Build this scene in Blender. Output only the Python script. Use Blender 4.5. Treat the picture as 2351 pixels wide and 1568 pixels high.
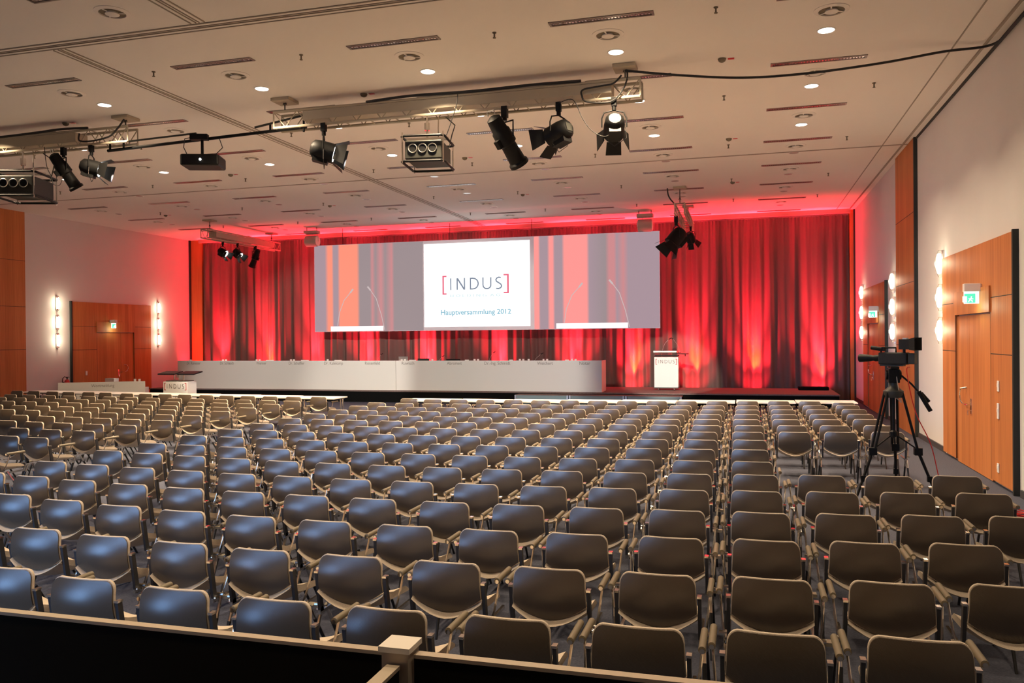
import bpy, bmesh, math, random
from mathutils import Vector, Matrix
C = bpy.context.scene.collection
for o in list(bpy.data.objects): bpy.data.objects.remove(o)
random.seed(7)
PI = math.pi
# ------------------------------------------------------------------ camera
EYE = 2.15                      # eye height above the hall floor
FPX, YAW, PITCH, ROLL = 1889.78, .2768, -.0048, -.0088
cy, sy, cp, sp = math.cos(YAW), math.sin(YAW), math.cos(PITCH), math.sin(PITCH)
F = Vector((-sy*cp, cy*cp, sp)); R0 = Vector((cy, sy, 0)); U0 = R0.cross(F)
cr, sr = math.cos(ROLL), math.sin(ROLL)
RR = cr*R0 + sr*U0; UU = -sr*R0 + cr*U0
cam = bpy.data.objects.new('camera', bpy.data.cameras.new('camera')); C.objects.link(cam)
m = Matrix((RR, UU, -F)).transposed().to_4x4(); m.translation = Vector((0, 0, EYE)); cam.matrix_world = m
cam.data.sensor_width = 36; cam.data.lens = FPX/2351*36; cam.data.clip_end = 200; cam.data.clip_start = .05
bpy.context.scene.camera = cam
# ------------------------------------------------------------------ world, exposure
vs = bpy.context.scene.view_settings
vs.view_transform = 'Standard'; vs.look = 'None'; vs.gamma = 1; vs.use_curve_mapping = False; vs.exposure = 0.0
W = bpy.data.worlds.new('world'); bpy.context.scene.world = W; W.use_nodes = True
bg = W.node_tree.nodes['Background']; bg.inputs[0].default_value = (.35, .5, .8, 1); bg.inputs[1].default_value = .25
H = 6.25; XL, XR, YB, YN = -22.0, 3.46, 29.35, -5.0
WARM = (1, .76, .50)
def lamp(name, kind, loc, energy, color, aim=None, **kw):
    d = bpy.data.lights.new(name, kind); d.energy = energy; d.color = color
    for k, v in kw.items(): setattr(d, k, v)
    o = bpy.data.objects.new(name, d); C.objects.link(o); o.location = loc
    if aim is not None: o.rotation_euler = (Vector(aim)-Vector(loc)).to_track_quat('-Z', 'Y').to_euler()
    return o
DOWN_X = [-13.68, -10.78, -7.57, -4.64, -1.75, 1.09]
DOWN_Y = [11.85, 14.4, 16.95]
for x in DOWN_X:
    for y in DOWN_Y + [1.65, 4.2, 6.75]:
        lamp('downlight_lamp', 'AREA', (x, y, H-.02), ((44 if x > -9 else 8) if y < 9 else 190)*(.4 if x > 0 else 1), WARM, (x, y, 0), shape='DISK', size=.2, spread=math.radians(120))
# daylight through the tall rear windows
lamp('daylight_lamp', 'AREA', (-14, -9, 3.6), 340, (.27, .52, 1), (-6.3, 7, .8), shape='RECTANGLE', size=15, size_y=7, spread=math.radians(32))
# wall lights
SCONCES = [(XR, y, z) for y in (16.48, 21.5, 26.92) for z in (3.42, 2.81, 2.21)] + [(XL, y, z) for y in (22.16, 27.04) for z in (3.42, 2.79, 2.18)]
for x, y, z in SCONCES:
    s = -1 if x > 0 else 1
    lamp('sconce_lamp', 'POINT', (x+s*.24, y, z), 7, (1, .82, .56), shadow_soft_size=.06)
# red uplights on the floor behind the stage, against the curtain
RED = (1, .02, .04)
UPX = [-20.45, -18.4, -16.3, -14.0, -11.5, -8.67, -5.9, -3.8, -1.73, .24, 2.32]
for k, x in enumerate(UPX):
    for dx, e in ((0, 1.0),):
        lamp('uplight_lamp', 'SPOT', (x, 28.72, .28), 15000*e, RED, (x, 29.35, 6.0), spot_size=math.radians(26), spot_blend=.9, shadow_soft_size=.05)
    lamp('uplight_base', 'SPOT', (x, 28.66, .22), 240, RED, (x, 29.1, .75), spot_size=math.radians(110), spot_blend=1, shadow_soft_size=.05)
    lamp('uplight_wash', 'SPOT', (x, 28.66, .3), 2600 if k else 800, RED, (x if k else x-.8, 29.0, 6.2), spot_size=math.radians(75), spot_blend=1, shadow_soft_size=.05)
lamp('corner_red_fill', 'SPOT', (-21.6, 28.35, .3), 600, RED, (-21.75, 29.0, 3.4), spot_size=math.radians(60), spot_blend=1, shadow_soft_size=.05)  # extra red spot, added to redden the left corner pillar
for x in (-18.4, -3.8, -1.73, .24, 2.32):
    lamp('amber_core_fill', 'SPOT', (x+.05, 28.66, .25), 250 if abs(x-2.32) < .1 else 800, (1, .40, .02), (x+.05, 29.1, 1.4), spot_size=math.radians(22), spot_blend=.8, shadow_soft_size=.03)  # added amber spots, imitating the burnt-out yellow cores of the red beams
# ------------------------------------------------------------------ materials
def mat(name, col, rough=.6, metal=0, spec=.5, emit=None, es=1.0):
    M = bpy.data.materials.new(name); M.use_nodes = True
    b = M.node_tree.nodes['Principled BSDF']
    b.inputs['Base Color'].default_value = (*col, 1); b.inputs['Roughness'].default_value = rough
    b.inputs['Metallic'].default_value = metal; b.inputs['Specular IOR Level'].default_value = spec
    if emit:
        b.inputs['Emission Color'].default_value = (*emit, 1); b.inputs['Emission Strength'].default_value = es
    return M
def noisy(M, scale, lo, hi, stretch=(1, 1, 1), bump=0, detail=3, coord='Object'):
    """base colour varies between lo and hi with noise; optional bump"""
    t = M.node_tree; b = t.nodes['Principled BSDF']
    tc = t.nodes.new('ShaderNodeTexCoord'); mp = t.nodes.new('ShaderNodeMapping'); n = t.nodes.new('ShaderNodeTexNoise')
    mp.inputs['Scale'].default_value = stretch; n.inputs['Scale'].default_value = scale; n.inputs['Detail'].default_value = detail
    t.links.new(tc.outputs[coord], mp.inputs[0]); t.links.new(mp.outputs[0], n.inputs['Vector'])
    r = t.nodes.new('ShaderNodeValToRGB'); r.color_ramp.elements[0].position = .3; r.color_ramp.elements[1].position = .7
    r.color_ramp.elements[0].color = (*lo, 1); r.color_ramp.elements[1].color = (*hi, 1)
    t.links.new(n.outputs['Fac'], r.inputs[0]); t.links.new(r.outputs[0], b.inputs['Base Color'])
    if bump:
        bp = t.nodes.new('ShaderNodeBump'); bp.inputs['Strength'].default_value = bump; bp.inputs['Distance'].default_value = .01
        t.links.new(n.outputs['Fac'], bp.inputs['Height']); t.links.new(bp.outputs[0], b.inputs['Normal'])
    return M
def ribbed(M, scale, strength):
    t = M.node_tree; b = t.nodes['Principled BSDF']
    tc = t.nodes.new('ShaderNodeTexCoord'); w = t.nodes.new('ShaderNodeTexWave'); w.bands_direction = 'DIAGONAL'; w.inputs['Scale'].default_value = scale
    t.links.new(tc.outputs['Object'], w.inputs['Vector'])
    bp = t.nodes.new('ShaderNodeBump'); bp.inputs['Strength'].default_value = strength; bp.inputs['Distance'].default_value = .002
    t.links.new(w.outputs['Fac'], bp.inputs['Height']); t.links.new(bp.outputs[0], b.inputs['Normal']); return M
M_ceil = noisy(mat('ceiling_paint', (.7, .68, .65), .9, spec=.1), .3, (.78, .73, .68), (.83, .78, .73))
M_wall = noisy(mat('wall_paint', (.75, .73, .71), .8, spec=.2), .5, (.70, .68, .665), (.75, .73, .715))
M_carpet = noisy(mat('carpet', (.1, .1, .13), .95, spec=.1), 60, (.055, .06, .085), (.09, .095, .125), bump=.3)
t_ = M_carpet
M_stagefloor = noisy(mat('stage_carpet', (.2, .16, .15), .9, spec=.1), 30, (.17, .12, .11), (.22, .16, .15), bump=.2)
M_black = mat('black_cloth', (.006, .006, .006), .95, spec=.05)
M_blk = mat('black_metal', (.004, .004, .004), .55, spec=.2)
M_blk2 = mat('dark_grey_metal', (.035, .035, .028), .5, .2)
M_projbody = mat('projector_body', (.018, .018, .014), .5, spec=.3)
M_alu = mat('aluminium', (.62, .6, .57), .3, .9)
M_chrome = mat('chrome', (.8, .76, .7), .12, 1)
M_white = mat('white_laminate', (.78, .76, .72), .45, spec=.4)
M_cream = mat('cream_paint', (.40, .345, .26), .6)
M_desk = mat('desk_laminate', (.8, .76, .74), .4)
M_shell = ribbed(mat('chair_shell', (.074, .055, .038), .27, spec=.8), 90, .25)
M_cush = noisy(mat('chair_fabric', (.5, .44, .36), .9, spec=.15), 220, (.50, .42, .33), (.62, .53, .43), bump=.3)
M_pad = mat('arm_pad', (.17, .14, .09), .5)
M_brkt = mat('chair_bracket', (.07, .07, .075), .35, .6)
M_legblk = mat('leg_black', (.015, .015, .016), .4)
M_plate = mat('link_plate', (.45, .4, .3), .35, .7)
M_strip = mat('dark_joint', (.02, .022, .02), .7)
M_groove = mat('track_bronze', (.30, .25, .20), .6)
M_base = mat('skirting', (.05, .05, .055), .6)
M_redp = mat('red_paint', (.6, .02, .02), .4)
M_slotframe = mat('slot_frame', (.22, .18, .16), .35, .5)
M_slotin = mat('slot_inner', (.7, .62, .6), .2, .9)
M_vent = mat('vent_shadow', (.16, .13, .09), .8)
M_spk = mat('speaker_grille', (.42, .38, .33), .7)
M_panel = mat('partition_laminate', (.010, .008, .005), .7, spec=.1)
M_rail = mat('partition_rail', (.5, .42, .32), .4, .2)
M_cap = mat('partition_cap', (.75, .70, .62), .5)
M_ink = mat('grey_ink', (.25, .22, .2), .7)
M_inkred = mat('red_ink', (.6, .03, .03), .6)
M_glass = mat('clear_glass', (.9, .9, .9), .05); M_glass.node_tree.nodes['Principled BSDF'].inputs['Transmission Weight'].default_value = .7
M_glow = mat('warm_lamp_glass', (1, .9, .75), .4, emit=(1, .87, .62), es=7)
M_down = mat('downlight_lens', (1, .95, .9), .4, emit=(1, .9, .78), es=14)
M_off = mat('unlit_lens', (.7, .65, .6), .2, .3)
M_lens = mat('stage_lamp_lens', (1, 1, 1), .3, emit=(1, .97, .9), es=25)
M_blue = mat('blue_reflection_lens', (.05, .3, .8), .3, emit=(.05, .35, .9), es=1.0)
M_green = mat('exit_green', (.05, .6, .25), .4, emit=(.08, .9, .4), es=1.3)
M_signwhite = mat('exit_white', (1, 1, 1), .4, emit=(.8, 1, .85), es=1.1)
M_screen = mat('screen_cloth', (.55, .52, .53), .8, emit=(.22, .17, .20), es=1)
M_slide = mat('slide_light', (0, 0, 0), .9, emit=(.96, 1, 1), es=1.6)
M_slidetxt = mat('slide_dark_text', (0, 0, 0), .9, emit=(.22, .26, .34), es=1)
M_slidetxt2 = mat('slide_blue_text', (0, 0, 0), .9, emit=(.26, .50, .62), es=1)
M_slidepale = mat('slide_pale_text', (0, 0, 0), .9, emit=(.62, .80, .84), es=1)
M_slidered = mat('slide_red_bracket', (0, 0, 0), .9, emit=(.85, .16, .24), es=1)
M_picwhite = mat('picture_white', (0, 0, 0), .9, emit=(1, .97, .97), es=1.1)
M_picmic = mat('picture_mic', (0, 0, 0), .9, emit=(.6, .5, .5), es=1)
M_paper = mat('paper', (.85, .82, .78), .7)
M_steppanel = mat('step_panel', (.20, .28, .30), .35)
M_lectern = mat('lectern_white', (.85, .83, .8), .5)
M_monitor = mat('monitor_glass', (.01, .01, .012), .5, spec=.2)
M_cable = mat('black_cable', (.01, .01, .01), .6)
M_camera = mat('camera_body', (.02, .02, .02), .6, spec=.25)
def wood(name, lo, hi):
    M = mat(name, lo, .55, spec=.35); t = M.node_tree; b = t.nodes['Principled BSDF']
    tc = t.nodes.new('ShaderNodeTexCoord'); sx = t.nodes.new('ShaderNodeSeparateXYZ'); t.links.new(tc.outputs['Object'], sx.inputs[0])
    ad = t.nodes.new('ShaderNodeMath'); ad.operation = 'ADD'; t.links.new(sx.outputs[0], ad.inputs[0]); t.links.new(sx.outputs[1], ad.inputs[1])
    sc = t.nodes.new('ShaderNodeMath'); sc.operation = 'MULTIPLY'; sc.inputs[1].default_value = 5.5; t.links.new(ad.outputs[0], sc.inputs[0])
    fl = t.nodes.new('ShaderNodeMath'); fl.operation = 'FLOOR'; t.links.new(sc.outputs[0], fl.inputs[0])
    wn = t.nodes.new('ShaderNodeTexWhiteNoise'); wn.noise_dimensions = '1D'; t.links.new(fl.outputs[0], wn.inputs['W'])
    mp = t.nodes.new('ShaderNodeMapping'); mp.inputs['Scale'].default_value = (14, 14, .5); t.links.new(tc.outputs['Object'], mp.inputs[0])
    n = t.nodes.new('ShaderNodeTexNoise'); n.inputs['Scale'].default_value = 2; n.inputs['Detail'].default_value = 4; t.links.new(mp.outputs[0], n.inputs['Vector'])
    mx = t.nodes.new('ShaderNodeMath'); mx.operation = 'MULTIPLY_ADD'; mx.inputs[1].default_value = .45; t.links.new(wn.outputs[0], mx.inputs[0]); t.links.new(n.outputs['Fac'], mx.inputs[2])
    r = t.nodes.new('ShaderNodeValToRGB'); r.color_ramp.elements[0].position = .35; r.color_ramp.elements[1].position = 1.05 if False else 1
    r.color_ramp.elements[0].color = (*lo, 1); r.color_ramp.elements[1].color = (*hi, 1)
    t.links.new(mx.outputs[0], r.inputs[0]); t.links.new(r.outputs[0], b.inputs['Base Color']); return M
M_wood = wood('pearwood', (.42, .135, .035), (.60, .22, .065))
M_curtain = mat('curtain_cloth', (.13, .095, .085), .95, spec=.1)
def picture(name, stops):
    """projected camera picture: soft vertical bands across the panel"""
    M = bpy.data.materials.new(name); M.use_nodes = True; t = M.node_tree; b = t.nodes['Principled BSDF']
    tc = t.nodes.new('ShaderNodeTexCoord'); sx = t.nodes.new('ShaderNodeSeparateXYZ'); t.links.new(tc.outputs['Generated'], sx.inputs[0])
    r = t.nodes.new('ShaderNodeValToRGB'); cr_ = r.color_ramp
    for k, (p, c) in enumerate(stops):
        e = cr_.elements[k] if k < 2 else cr_.elements.new(p)
        e.position = p; e.color = (*c, 1)
    t.links.new(sx.outputs[0], r.inputs[0]); t.links.new(r.outputs[0], b.inputs['Emission Color'])
    b.inputs['Emission Strength'].default_value = 1; b.inputs['Base Color'].default_value = (0, 0, 0, 1); b.inputs['Roughness'].default_value = .9
    return M
g1 = (.40, .29, .33); g2 = (.34, .27, .28); og = (1, .30, .20); pk = (1, .32, .30); rd = (.62, .26, .27)
PIC_L = picture('camera_picture_left', [(0, g1), (.10, g1), (.13, og), (.165, og), (.18, g1), (.22, g1), (.24, og), (.40, og), (.425, g2), (.52, g2), (.54, rd), (.57, g2), (.62, rd), (.66, g2), (.72, rd), (.74, g2), (1, g2)])
PIC_R = picture('camera_picture_right', [(0, pk), (.035, pk), (.05, g1), (.11, g1), (.13, pk), (.155, pk), (.17, g1), (.23, g1), (.25, pk), (.43, pk), (.45, g1), (.58, g2), (.61, rd), (.65, rd), (.67, g1), (.72, rd), (.76, g1), (1, g1)])
# ------------------------------------------------------------------ geometry helpers
class MB:
    def __init__(s): s.v = []; s.f = []; s.m = []
    def add(s, vs_, fs, mi=0):
        b = len(s.v); s.v += [tuple(p) for p in vs_]; s.f += [tuple(b+i for i in f) for f in fs]; s.m += [mi]*len(fs); return s
    def box(s, c, d, mi=0, M=None):
        x, y, z = c; a, b, h = d[0]/2, d[1]/2, d[2]/2
        P = [Vector((i*a, j*b, k*h)) for k in (-1, 1) for i, j in ((-1, -1), (1, -1), (1, 1), (-1, 1))]
        if M is not None: P = [M @ p for p in P]
        P = [p+Vector((x, y, z)) for p in P]
        return s.add(P, [(3, 2, 1, 0), (4, 5, 6, 7), (0, 1, 5, 4), (1, 2, 6, 5), (2, 3, 7, 6), (3, 0, 4, 7)], mi)
    def bb(s, x0, x1, y0, y1, z0, z1, mi=0): return s.box(((x0+x1)/2, (y0+y1)/2, (z0+z1)/2), (abs(x1-x0), abs(y1-y0), abs(z1-z0)), mi)
    def cyl(s, p0, p1, r0, r1=None, n=12, mi=0, caps=True):
        p0, p1 = Vector(p0), Vector(p1); r1 = r0 if r1 is None else r1
        q = (p1-p0).to_track_quat('Z', 'Y'); a = []
        for p, r in ((p0, r0), (p1, r1)):
            a += [p + q @ Vector((r*math.cos(2*PI*k/n), r*math.sin(2*PI*k/n), 0)) for k in range(n)]
        f = [(k, (k+1) % n, n+(k+1) % n, n+k) for k in range(n)]
        if caps: f += [tuple(range(n-1, -1, -1)), tuple(range(n, 2*n))]
        return s.add(a, f, mi)
    def tube(s, pts, r, n=8, mi=0, closed=False):
        pts = [Vector(p) for p in pts]; N = len(pts); a = []; prev = None
        for i, p in enumerate(pts):
            t = (pts[(i+1) % N]-pts[i-1]) if closed else (pts[min(i+1, N-1)]-pts[max(i-1, 0)])
            t.normalize()
            if prev is None:
                u = t.orthogonal().normalized()
            else:
                u = (prev - t*prev.dot(t)).normalized()
            prev = u; w = t.cross(u)
            a += [p + (u*math.cos(2*PI*k/n)+w*math.sin(2*PI*k/n))*r for k in range(n)]
        f = []
        for i in range(N if closed else N-1):
            j = (i+1) % N
            f += [(i*n+k, i*n+(k+1) % n, j*n+(k+1) % n, j*n+k) for k in range(n)]
        if not closed: f += [tuple(range(n-1, -1, -1)), tuple((N-1)*n+k for k in range(n))]
        return s.add(a, f, mi)
    def prism(s, poly, d0, d1, axis='y', mi=0):
        """poly: list of 2D points (the other two axes), extruded d0..d1 along axis"""
        def P(a, b, d): return {'y': (a, d, b), 'x': (d, a, b), 'z': (a, b, d)}[axis]
        n = len(poly); v = [P(a, b, d0) for a, b in poly]+[P(a, b, d1) for a, b in poly]
        return s.add(v, [tuple(range(n)), tuple(range(2*n-1, n-1, -1))]+[(k, n+k, n+(k+1) % n, (k+1) % n) for k in range(n)], mi)
    def lathe(s, prof, c=(0, 0, 0), n=20, mi=0, Mx=None):
        v = []; c = Vector(c)
        for r, z in prof: v += [Vector((r*math.cos(2*PI*k/n), r*math.sin(2*PI*k/n), z)) for k in range(n)]
        if Mx is not None: v = [Mx @ p for p in v]
        v = [p+c for p in v]; L = len(prof)
        f = [(i*n+k, i*n+(k+1) % n, (i+1)*n+(k+1) % n, (i+1)*n+k) for i in range(L-1) for k in range(n)]
        f += [tuple(range(n-1, -1, -1)), tuple((L-1)*n+k for k in range(n))]
        return s.add(v, f, mi)
    def xf(s, M):
        s.v = [tuple(M @ Vector(p)) for p in s.v]; return s
    def build(s, name, mats, parent=None, smooth=False, bevel=0):
        me = bpy.data.meshes.new(name); me.from_pydata(s.v, [], s.f)
        mats = mats if isinstance(mats, (list, tuple)) else [mats]
        for q in mats: me.materials.append(q)
        me.polygons.foreach_set('material_index', s.m)
        bm = bmesh.new(); bm.from_mesh(me); bmesh.ops.recalc_face_normals(bm, faces=bm.faces); bm.to_mesh(me); bm.free()
        if smooth:
            me.shade_smooth() if hasattr(me, 'shade_smooth') else me.polygons.foreach_set('use_smooth', [True]*len(me.polygons))
            try: me.set_sharp_from_angle(angle=math.radians(40))
            except Exception: pass
        me.update()
        o = bpy.data.objects.new(name, me); C.objects.link(o); o.parent = parent
        if bevel:
            b = o.modifiers.new('bevel', 'BEVEL'); b.width = bevel; b.segments = 2; b.limit_method = 'ANGLE'
        return o
def tag(o, label=None, cat=None, group=None, kind=None):
    if label: o['label'] = label
    if cat: o['category'] = cat
    if group: o['group'] = group
    if kind: o['kind'] = kind
    return o
def thing(name, label, cat, loc=(0, 0, 0), rz=0, group=None, kind=None):
    o = bpy.data.objects.new(name, None); C.objects.link(o); o.location = loc; o.rotation_euler = (0, 0, rz); o.empty_display_size = .1
    return tag(o, label, cat, group, kind)
def copy_tree(o, parent=None):
    c = o.copy(); C.objects.link(c); c.parent = parent
    for ch in list(o.children): copy_tree(ch, c)
    return c
ORD = ['zeroth', 'first', 'second', 'third', 'fourth', 'fifth', 'sixth', 'seventh', 'eighth', 'ninth', 'tenth', 'eleventh', 'twelfth', 'thirteenth', 'fourteenth', 'fifteenth', 'sixteenth', 'seventeenth', 'eighteenth']
def text_mesh(txt, size, width=None, spacing=1.0, bold=0):
    """returns (verts, faces) of flat text in XZ plane centred on 0, width fitted"""
    cu = bpy.data.curves.new('lettering', 'FONT'); cu.body = txt; cu.size = size; cu.align_x = 'CENTER'; cu.space_character = spacing; cu.resolution_u = 3; cu.offset = bold
    o = bpy.data.objects.new('lettering_source', cu); C.objects.link(o); bpy.context.view_layer.update()
    me = bpy.data.meshes.new_from_object(o.evaluated_get(bpy.context.evaluated_depsgraph_get()))
    v = [Vector((p.co.x, 0, p.co.y)) for p in me.vertices]; f = [tuple(p.vertices) for p in me.polygons]
    bpy.data.objects.remove(o); bpy.data.curves.remove(cu); bpy.data.meshes.remove(me)
    x0 = min(p.x for p in v); x1 = max(p.x for p in v); k = (width/(x1-x0)) if width else 1
    for p in v: p.x = (p.x-(x0+x1)/2)*k
    return v, f
def lettering(txt, size, c, parent, m_, width=None, spacing=1.0, name='lettering', rz=0, bold=0):
    v, f = text_mesh(txt, size, width, spacing, bold); Mz = Matrix.Rotation(rz, 3, 'Z')
    return MB().add([Mz @ p+Vector(c) for p in v], f).build(name, m_, parent)
def stroke(mb, pts, w, mi=0):
    """flat ribbon of width w through 2D pts (x,z) at y=0"""
    n = len(pts); L = []; R_ = []
    for i, p in enumerate(pts):
        a = Vector(pts[max(i-1, 0)]); b = Vector(pts[min(i+1, n-1)]); d = (b-a).normalized(); nn = Vector((-d.y, d.x))*w/2
        if 0 < i < n-1:
            d1 = (Vector(p)-a).normalized(); c_ = max(.5, abs(d1.dot(d))); nn = nn/c_
        L.append(Vector(p)+nn); R_.append(Vector(p)-nn)
    v = [(q.x, 0, q.y) for q in L+R_]
    mb.add(v, [(i, i+1, n+i+1, n+i) for i in range(n-1)], mi)
def logo(width, c, parent, m_txt, m_br, rz=0):
    """bracketed word mark: thin capitals between two square brackets; width = outer width"""
    k = width/154.0; Mz = Matrix.Rotation(rz, 3, 'Z')
    def put(mb, name, mm): mb.v = [tuple(Mz @ (Vector(p)*1.0)+Vector(c)) for p in mb.v]; mb.build(name, mm, parent)
    def S(l): return [((a-76)*k, (b-17)*k) for a, b in l]
    mb = MB(); w = 3.0*k
    stroke(mb, S([(20, 4), (20, 30)]), w)
    stroke(mb, S([(35, 4), (35, 30)]), w); stroke(mb, S([(35.4, 29.5), (51.6, 4.5)]), w*1.15); stroke(mb, S([(52, 4), (52, 30)]), w)
    stroke(mb, S([(66, 4), (66, 30)]), w)
    stroke(mb, S([(65, 28.7), (72, 28.7)]+[(72+12*math.sin(t*PI/8), 17+11.7*math.cos(t*PI/8)) for t in range(1, 8)]+[(72, 5.3), (65, 5.3)]), w)
    stroke(mb, S([(95, 30), (95, 13)]+[(104-9*math.cos(t*PI/8), 13-8*math.sin(t*PI/8)) for t in range(1, 8)]+[(113, 13), (113, 30)]), w)
    stroke(mb, S([(136, 28.5), (131, 29.3), (126.5, 27.5), (124.5, 24), (126, 20.5), (131, 17.5), (136, 14), (137.5, 10), (135.5, 6.5), (131, 4.7), (125, 5.2)]), w)
    put(mb, 'lettering', m_txt)
    mb = MB(); w = 4.0*k
    stroke(mb, S([(2, 36), (2, -6)]), w); stroke(mb, S([(0, 34.5), (10, 34.5)]), w*.8); stroke(mb, S([(0, -4.5), (10, -4.5)]), w*.8)
    stroke(mb, S([(152, 36), (152, -6)]), w); stroke(mb, S([(142, 34.5), (154, 34.5)]), w*.8); stroke(mb, S([(142, -4.5), (154, -4.5)]), w*.8)
    put(mb, 'bracket_mark', m_br)
def struct(o): o['kind'] = 'structure'; return o
# ------------------------------------------------------------------ setting
struct(MB().bb(XL-.3, XR+.3, YN-1, YB+.3, -.1, 0).build('floor', M_carpet))
struct(MB().bb(XL-.3, XR+.3, YN-1, YB+.3, H, H+.15).build('ceiling', M_ceil))
struct(MB().bb(XL-.2, XL, YN, YB, 0, H).build('wall_left', M_wall))
struct(MB().bb(XR, XR+.2, YN, YB, 0, H).build('wall_right', M_wall))
struct(MB().bb(XL, XR, YB, YB+.2, 0, H).build('wall_back', M_wall))
mb = MB(); mb.bb(XL, -17, YN-.2, YN, 0, H); mb.bb(-7, XR, YN-.2, YN, 0, H); mb.bb(-17, -7, YN-.2, YN, 0, .6); mb.bb(-17, -7, YN-.2, YN, 5.4, H)
struct(mb.build('wall_near', M_wall))
w1 = struct(thing('window_1', None, None, (-12, YN, 0)))
mb = MB()
for k in range(6): mb.bb(-5+k*2-.03, -5+k*2+.03, -.12, -.04, .6, 5.4)
for z in (.6, 2.9, 5.34): mb.bb(-5, 5, -.12, -.04, z, z+.06); mb.build('window_frame', M_alu, w1)
M_pane = mat('window_pane', (1, 1, 1), 0); M_pane.node_tree.nodes['Principled BSDF'].inputs['Transmission Weight'].default_value = 1
# baseboards
mb = MB()
for y0, y1 in ((YN, 12.15), (16.4, 18.75), (21.0, 22.6), (26.8, 29)): mb.bb(XR-.025, XR, y0, y1, 0, .1)
struct(mb.build('baseboard_right', M_base))
mb = MB()
for y0, y1 in ((YN, 18.8), (20.9, 22.7), (26.6, 29)): mb.bb(XL, XL+.025, y0, y1, 0, .1)
struct(mb.build('baseboard_left', M_base))
# full-height wooden wall cassettes
def cassette(n, side, y0, y1):
    x0, x1 = (XR-.07, XR) if side > 0 else (XL, XL+.07)
    o = struct(MB().bb(x0, x1, y0, y1, 0, H).build('trim_%d' % n, M_wood))
    MB().bb(x0, x1, y0-.07, y0-.002, 0, H).build('edge_joint', M_strip, o)
    mb = MB(); xs = x0-.001 if side > 0 else x1+.001
    for z in (1.9, 3.25, 4.7): mb.bb(xs-.001, xs+.001, y0, y1, z, z+.012)
    mb.build('panel_seam', M_strip, o)
cassette(1, 1, 18.87, 21.0); cassette(2, -1, 18.8, 20.87)
# corner pillars beside the curtain
o = struct(MB().bb(XL, -21.42, 29.0, YB, 0, H).build('trim_3', M_wood)); MB().bb(XL, XL+.06, 28.93, 28.998, 0, H).build('edge_joint', M_strip, o)
o = struct(MB().bb(3.30, XR, 29.0, YB, 0, H).build('trim_4', M_wood)); MB().bb(XR-.05, XR, 28.93, 28.998, 0, H).build('edge_joint', M_strip, o)
# ceiling tracks for movable walls, and thin joints
def track(n, x0, x1, y0, y1):  # recessed look is painted with dark strips that really stand proud
    dx, dy = x1-x0, y1-y0; mb = MB(); mb2 = MB()
    if dx > dy:
        yc = (y0+y1)/2
        for a, b in ((-.11, -.092), (-.03, -.018), (.018, .03), (.092, .11)): mb.bb(x0, x1, yc+a, yc+b, H-.012, H)
        mb2.bb(x0, x1, yc-.088, yc-.037, H-.005, H); mb2.bb(x0, x1, yc+.037, yc+.088, H-.005, H)
    else:
        xc = (x0+x1)/2
        for a, b in ((-.11, -.092), (-.03, -.018), (.018, .03), (.092, .11)): mb.bb(xc+a, xc+b, y0, y1, H-.012, H)
        mb2.bb(xc-.088, xc-.037, y0, y1, H-.005, H); mb2.bb(xc+.037, xc+.088, y0, y1, H-.005, H)
    o = struct(mb.build('trim_%d' % n, M_groove)); mb2.build('track_channel', M_ceil, o)
track(5, XL, XR, 9.14, 9.40); track(6, -9.37, -9.11, 9.41, 29); track(7, -6.9, -6.64, YN, 9.13)
struct(MB().bb(XL, XR, 19.42, 19.48, H-.008, H).build('trim_8', M_groove))
struct(MB().bb(2.87, 2.89, YN, 29, H-.008, H).build('trim_9', M_groove))
struct(MB().bb(3.27, 3.30, YN, 29, H-.03, H).build('trim_10', M_groove))
struct(MB().bb(-21.42, 3.30, 28.78, 28.86, H-.14, H).build('trim_11', M_groove))
struct(MB().bb(3.43, XR, YN, 18.8, H-.04, H).build('trim_12', M_strip))
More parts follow.
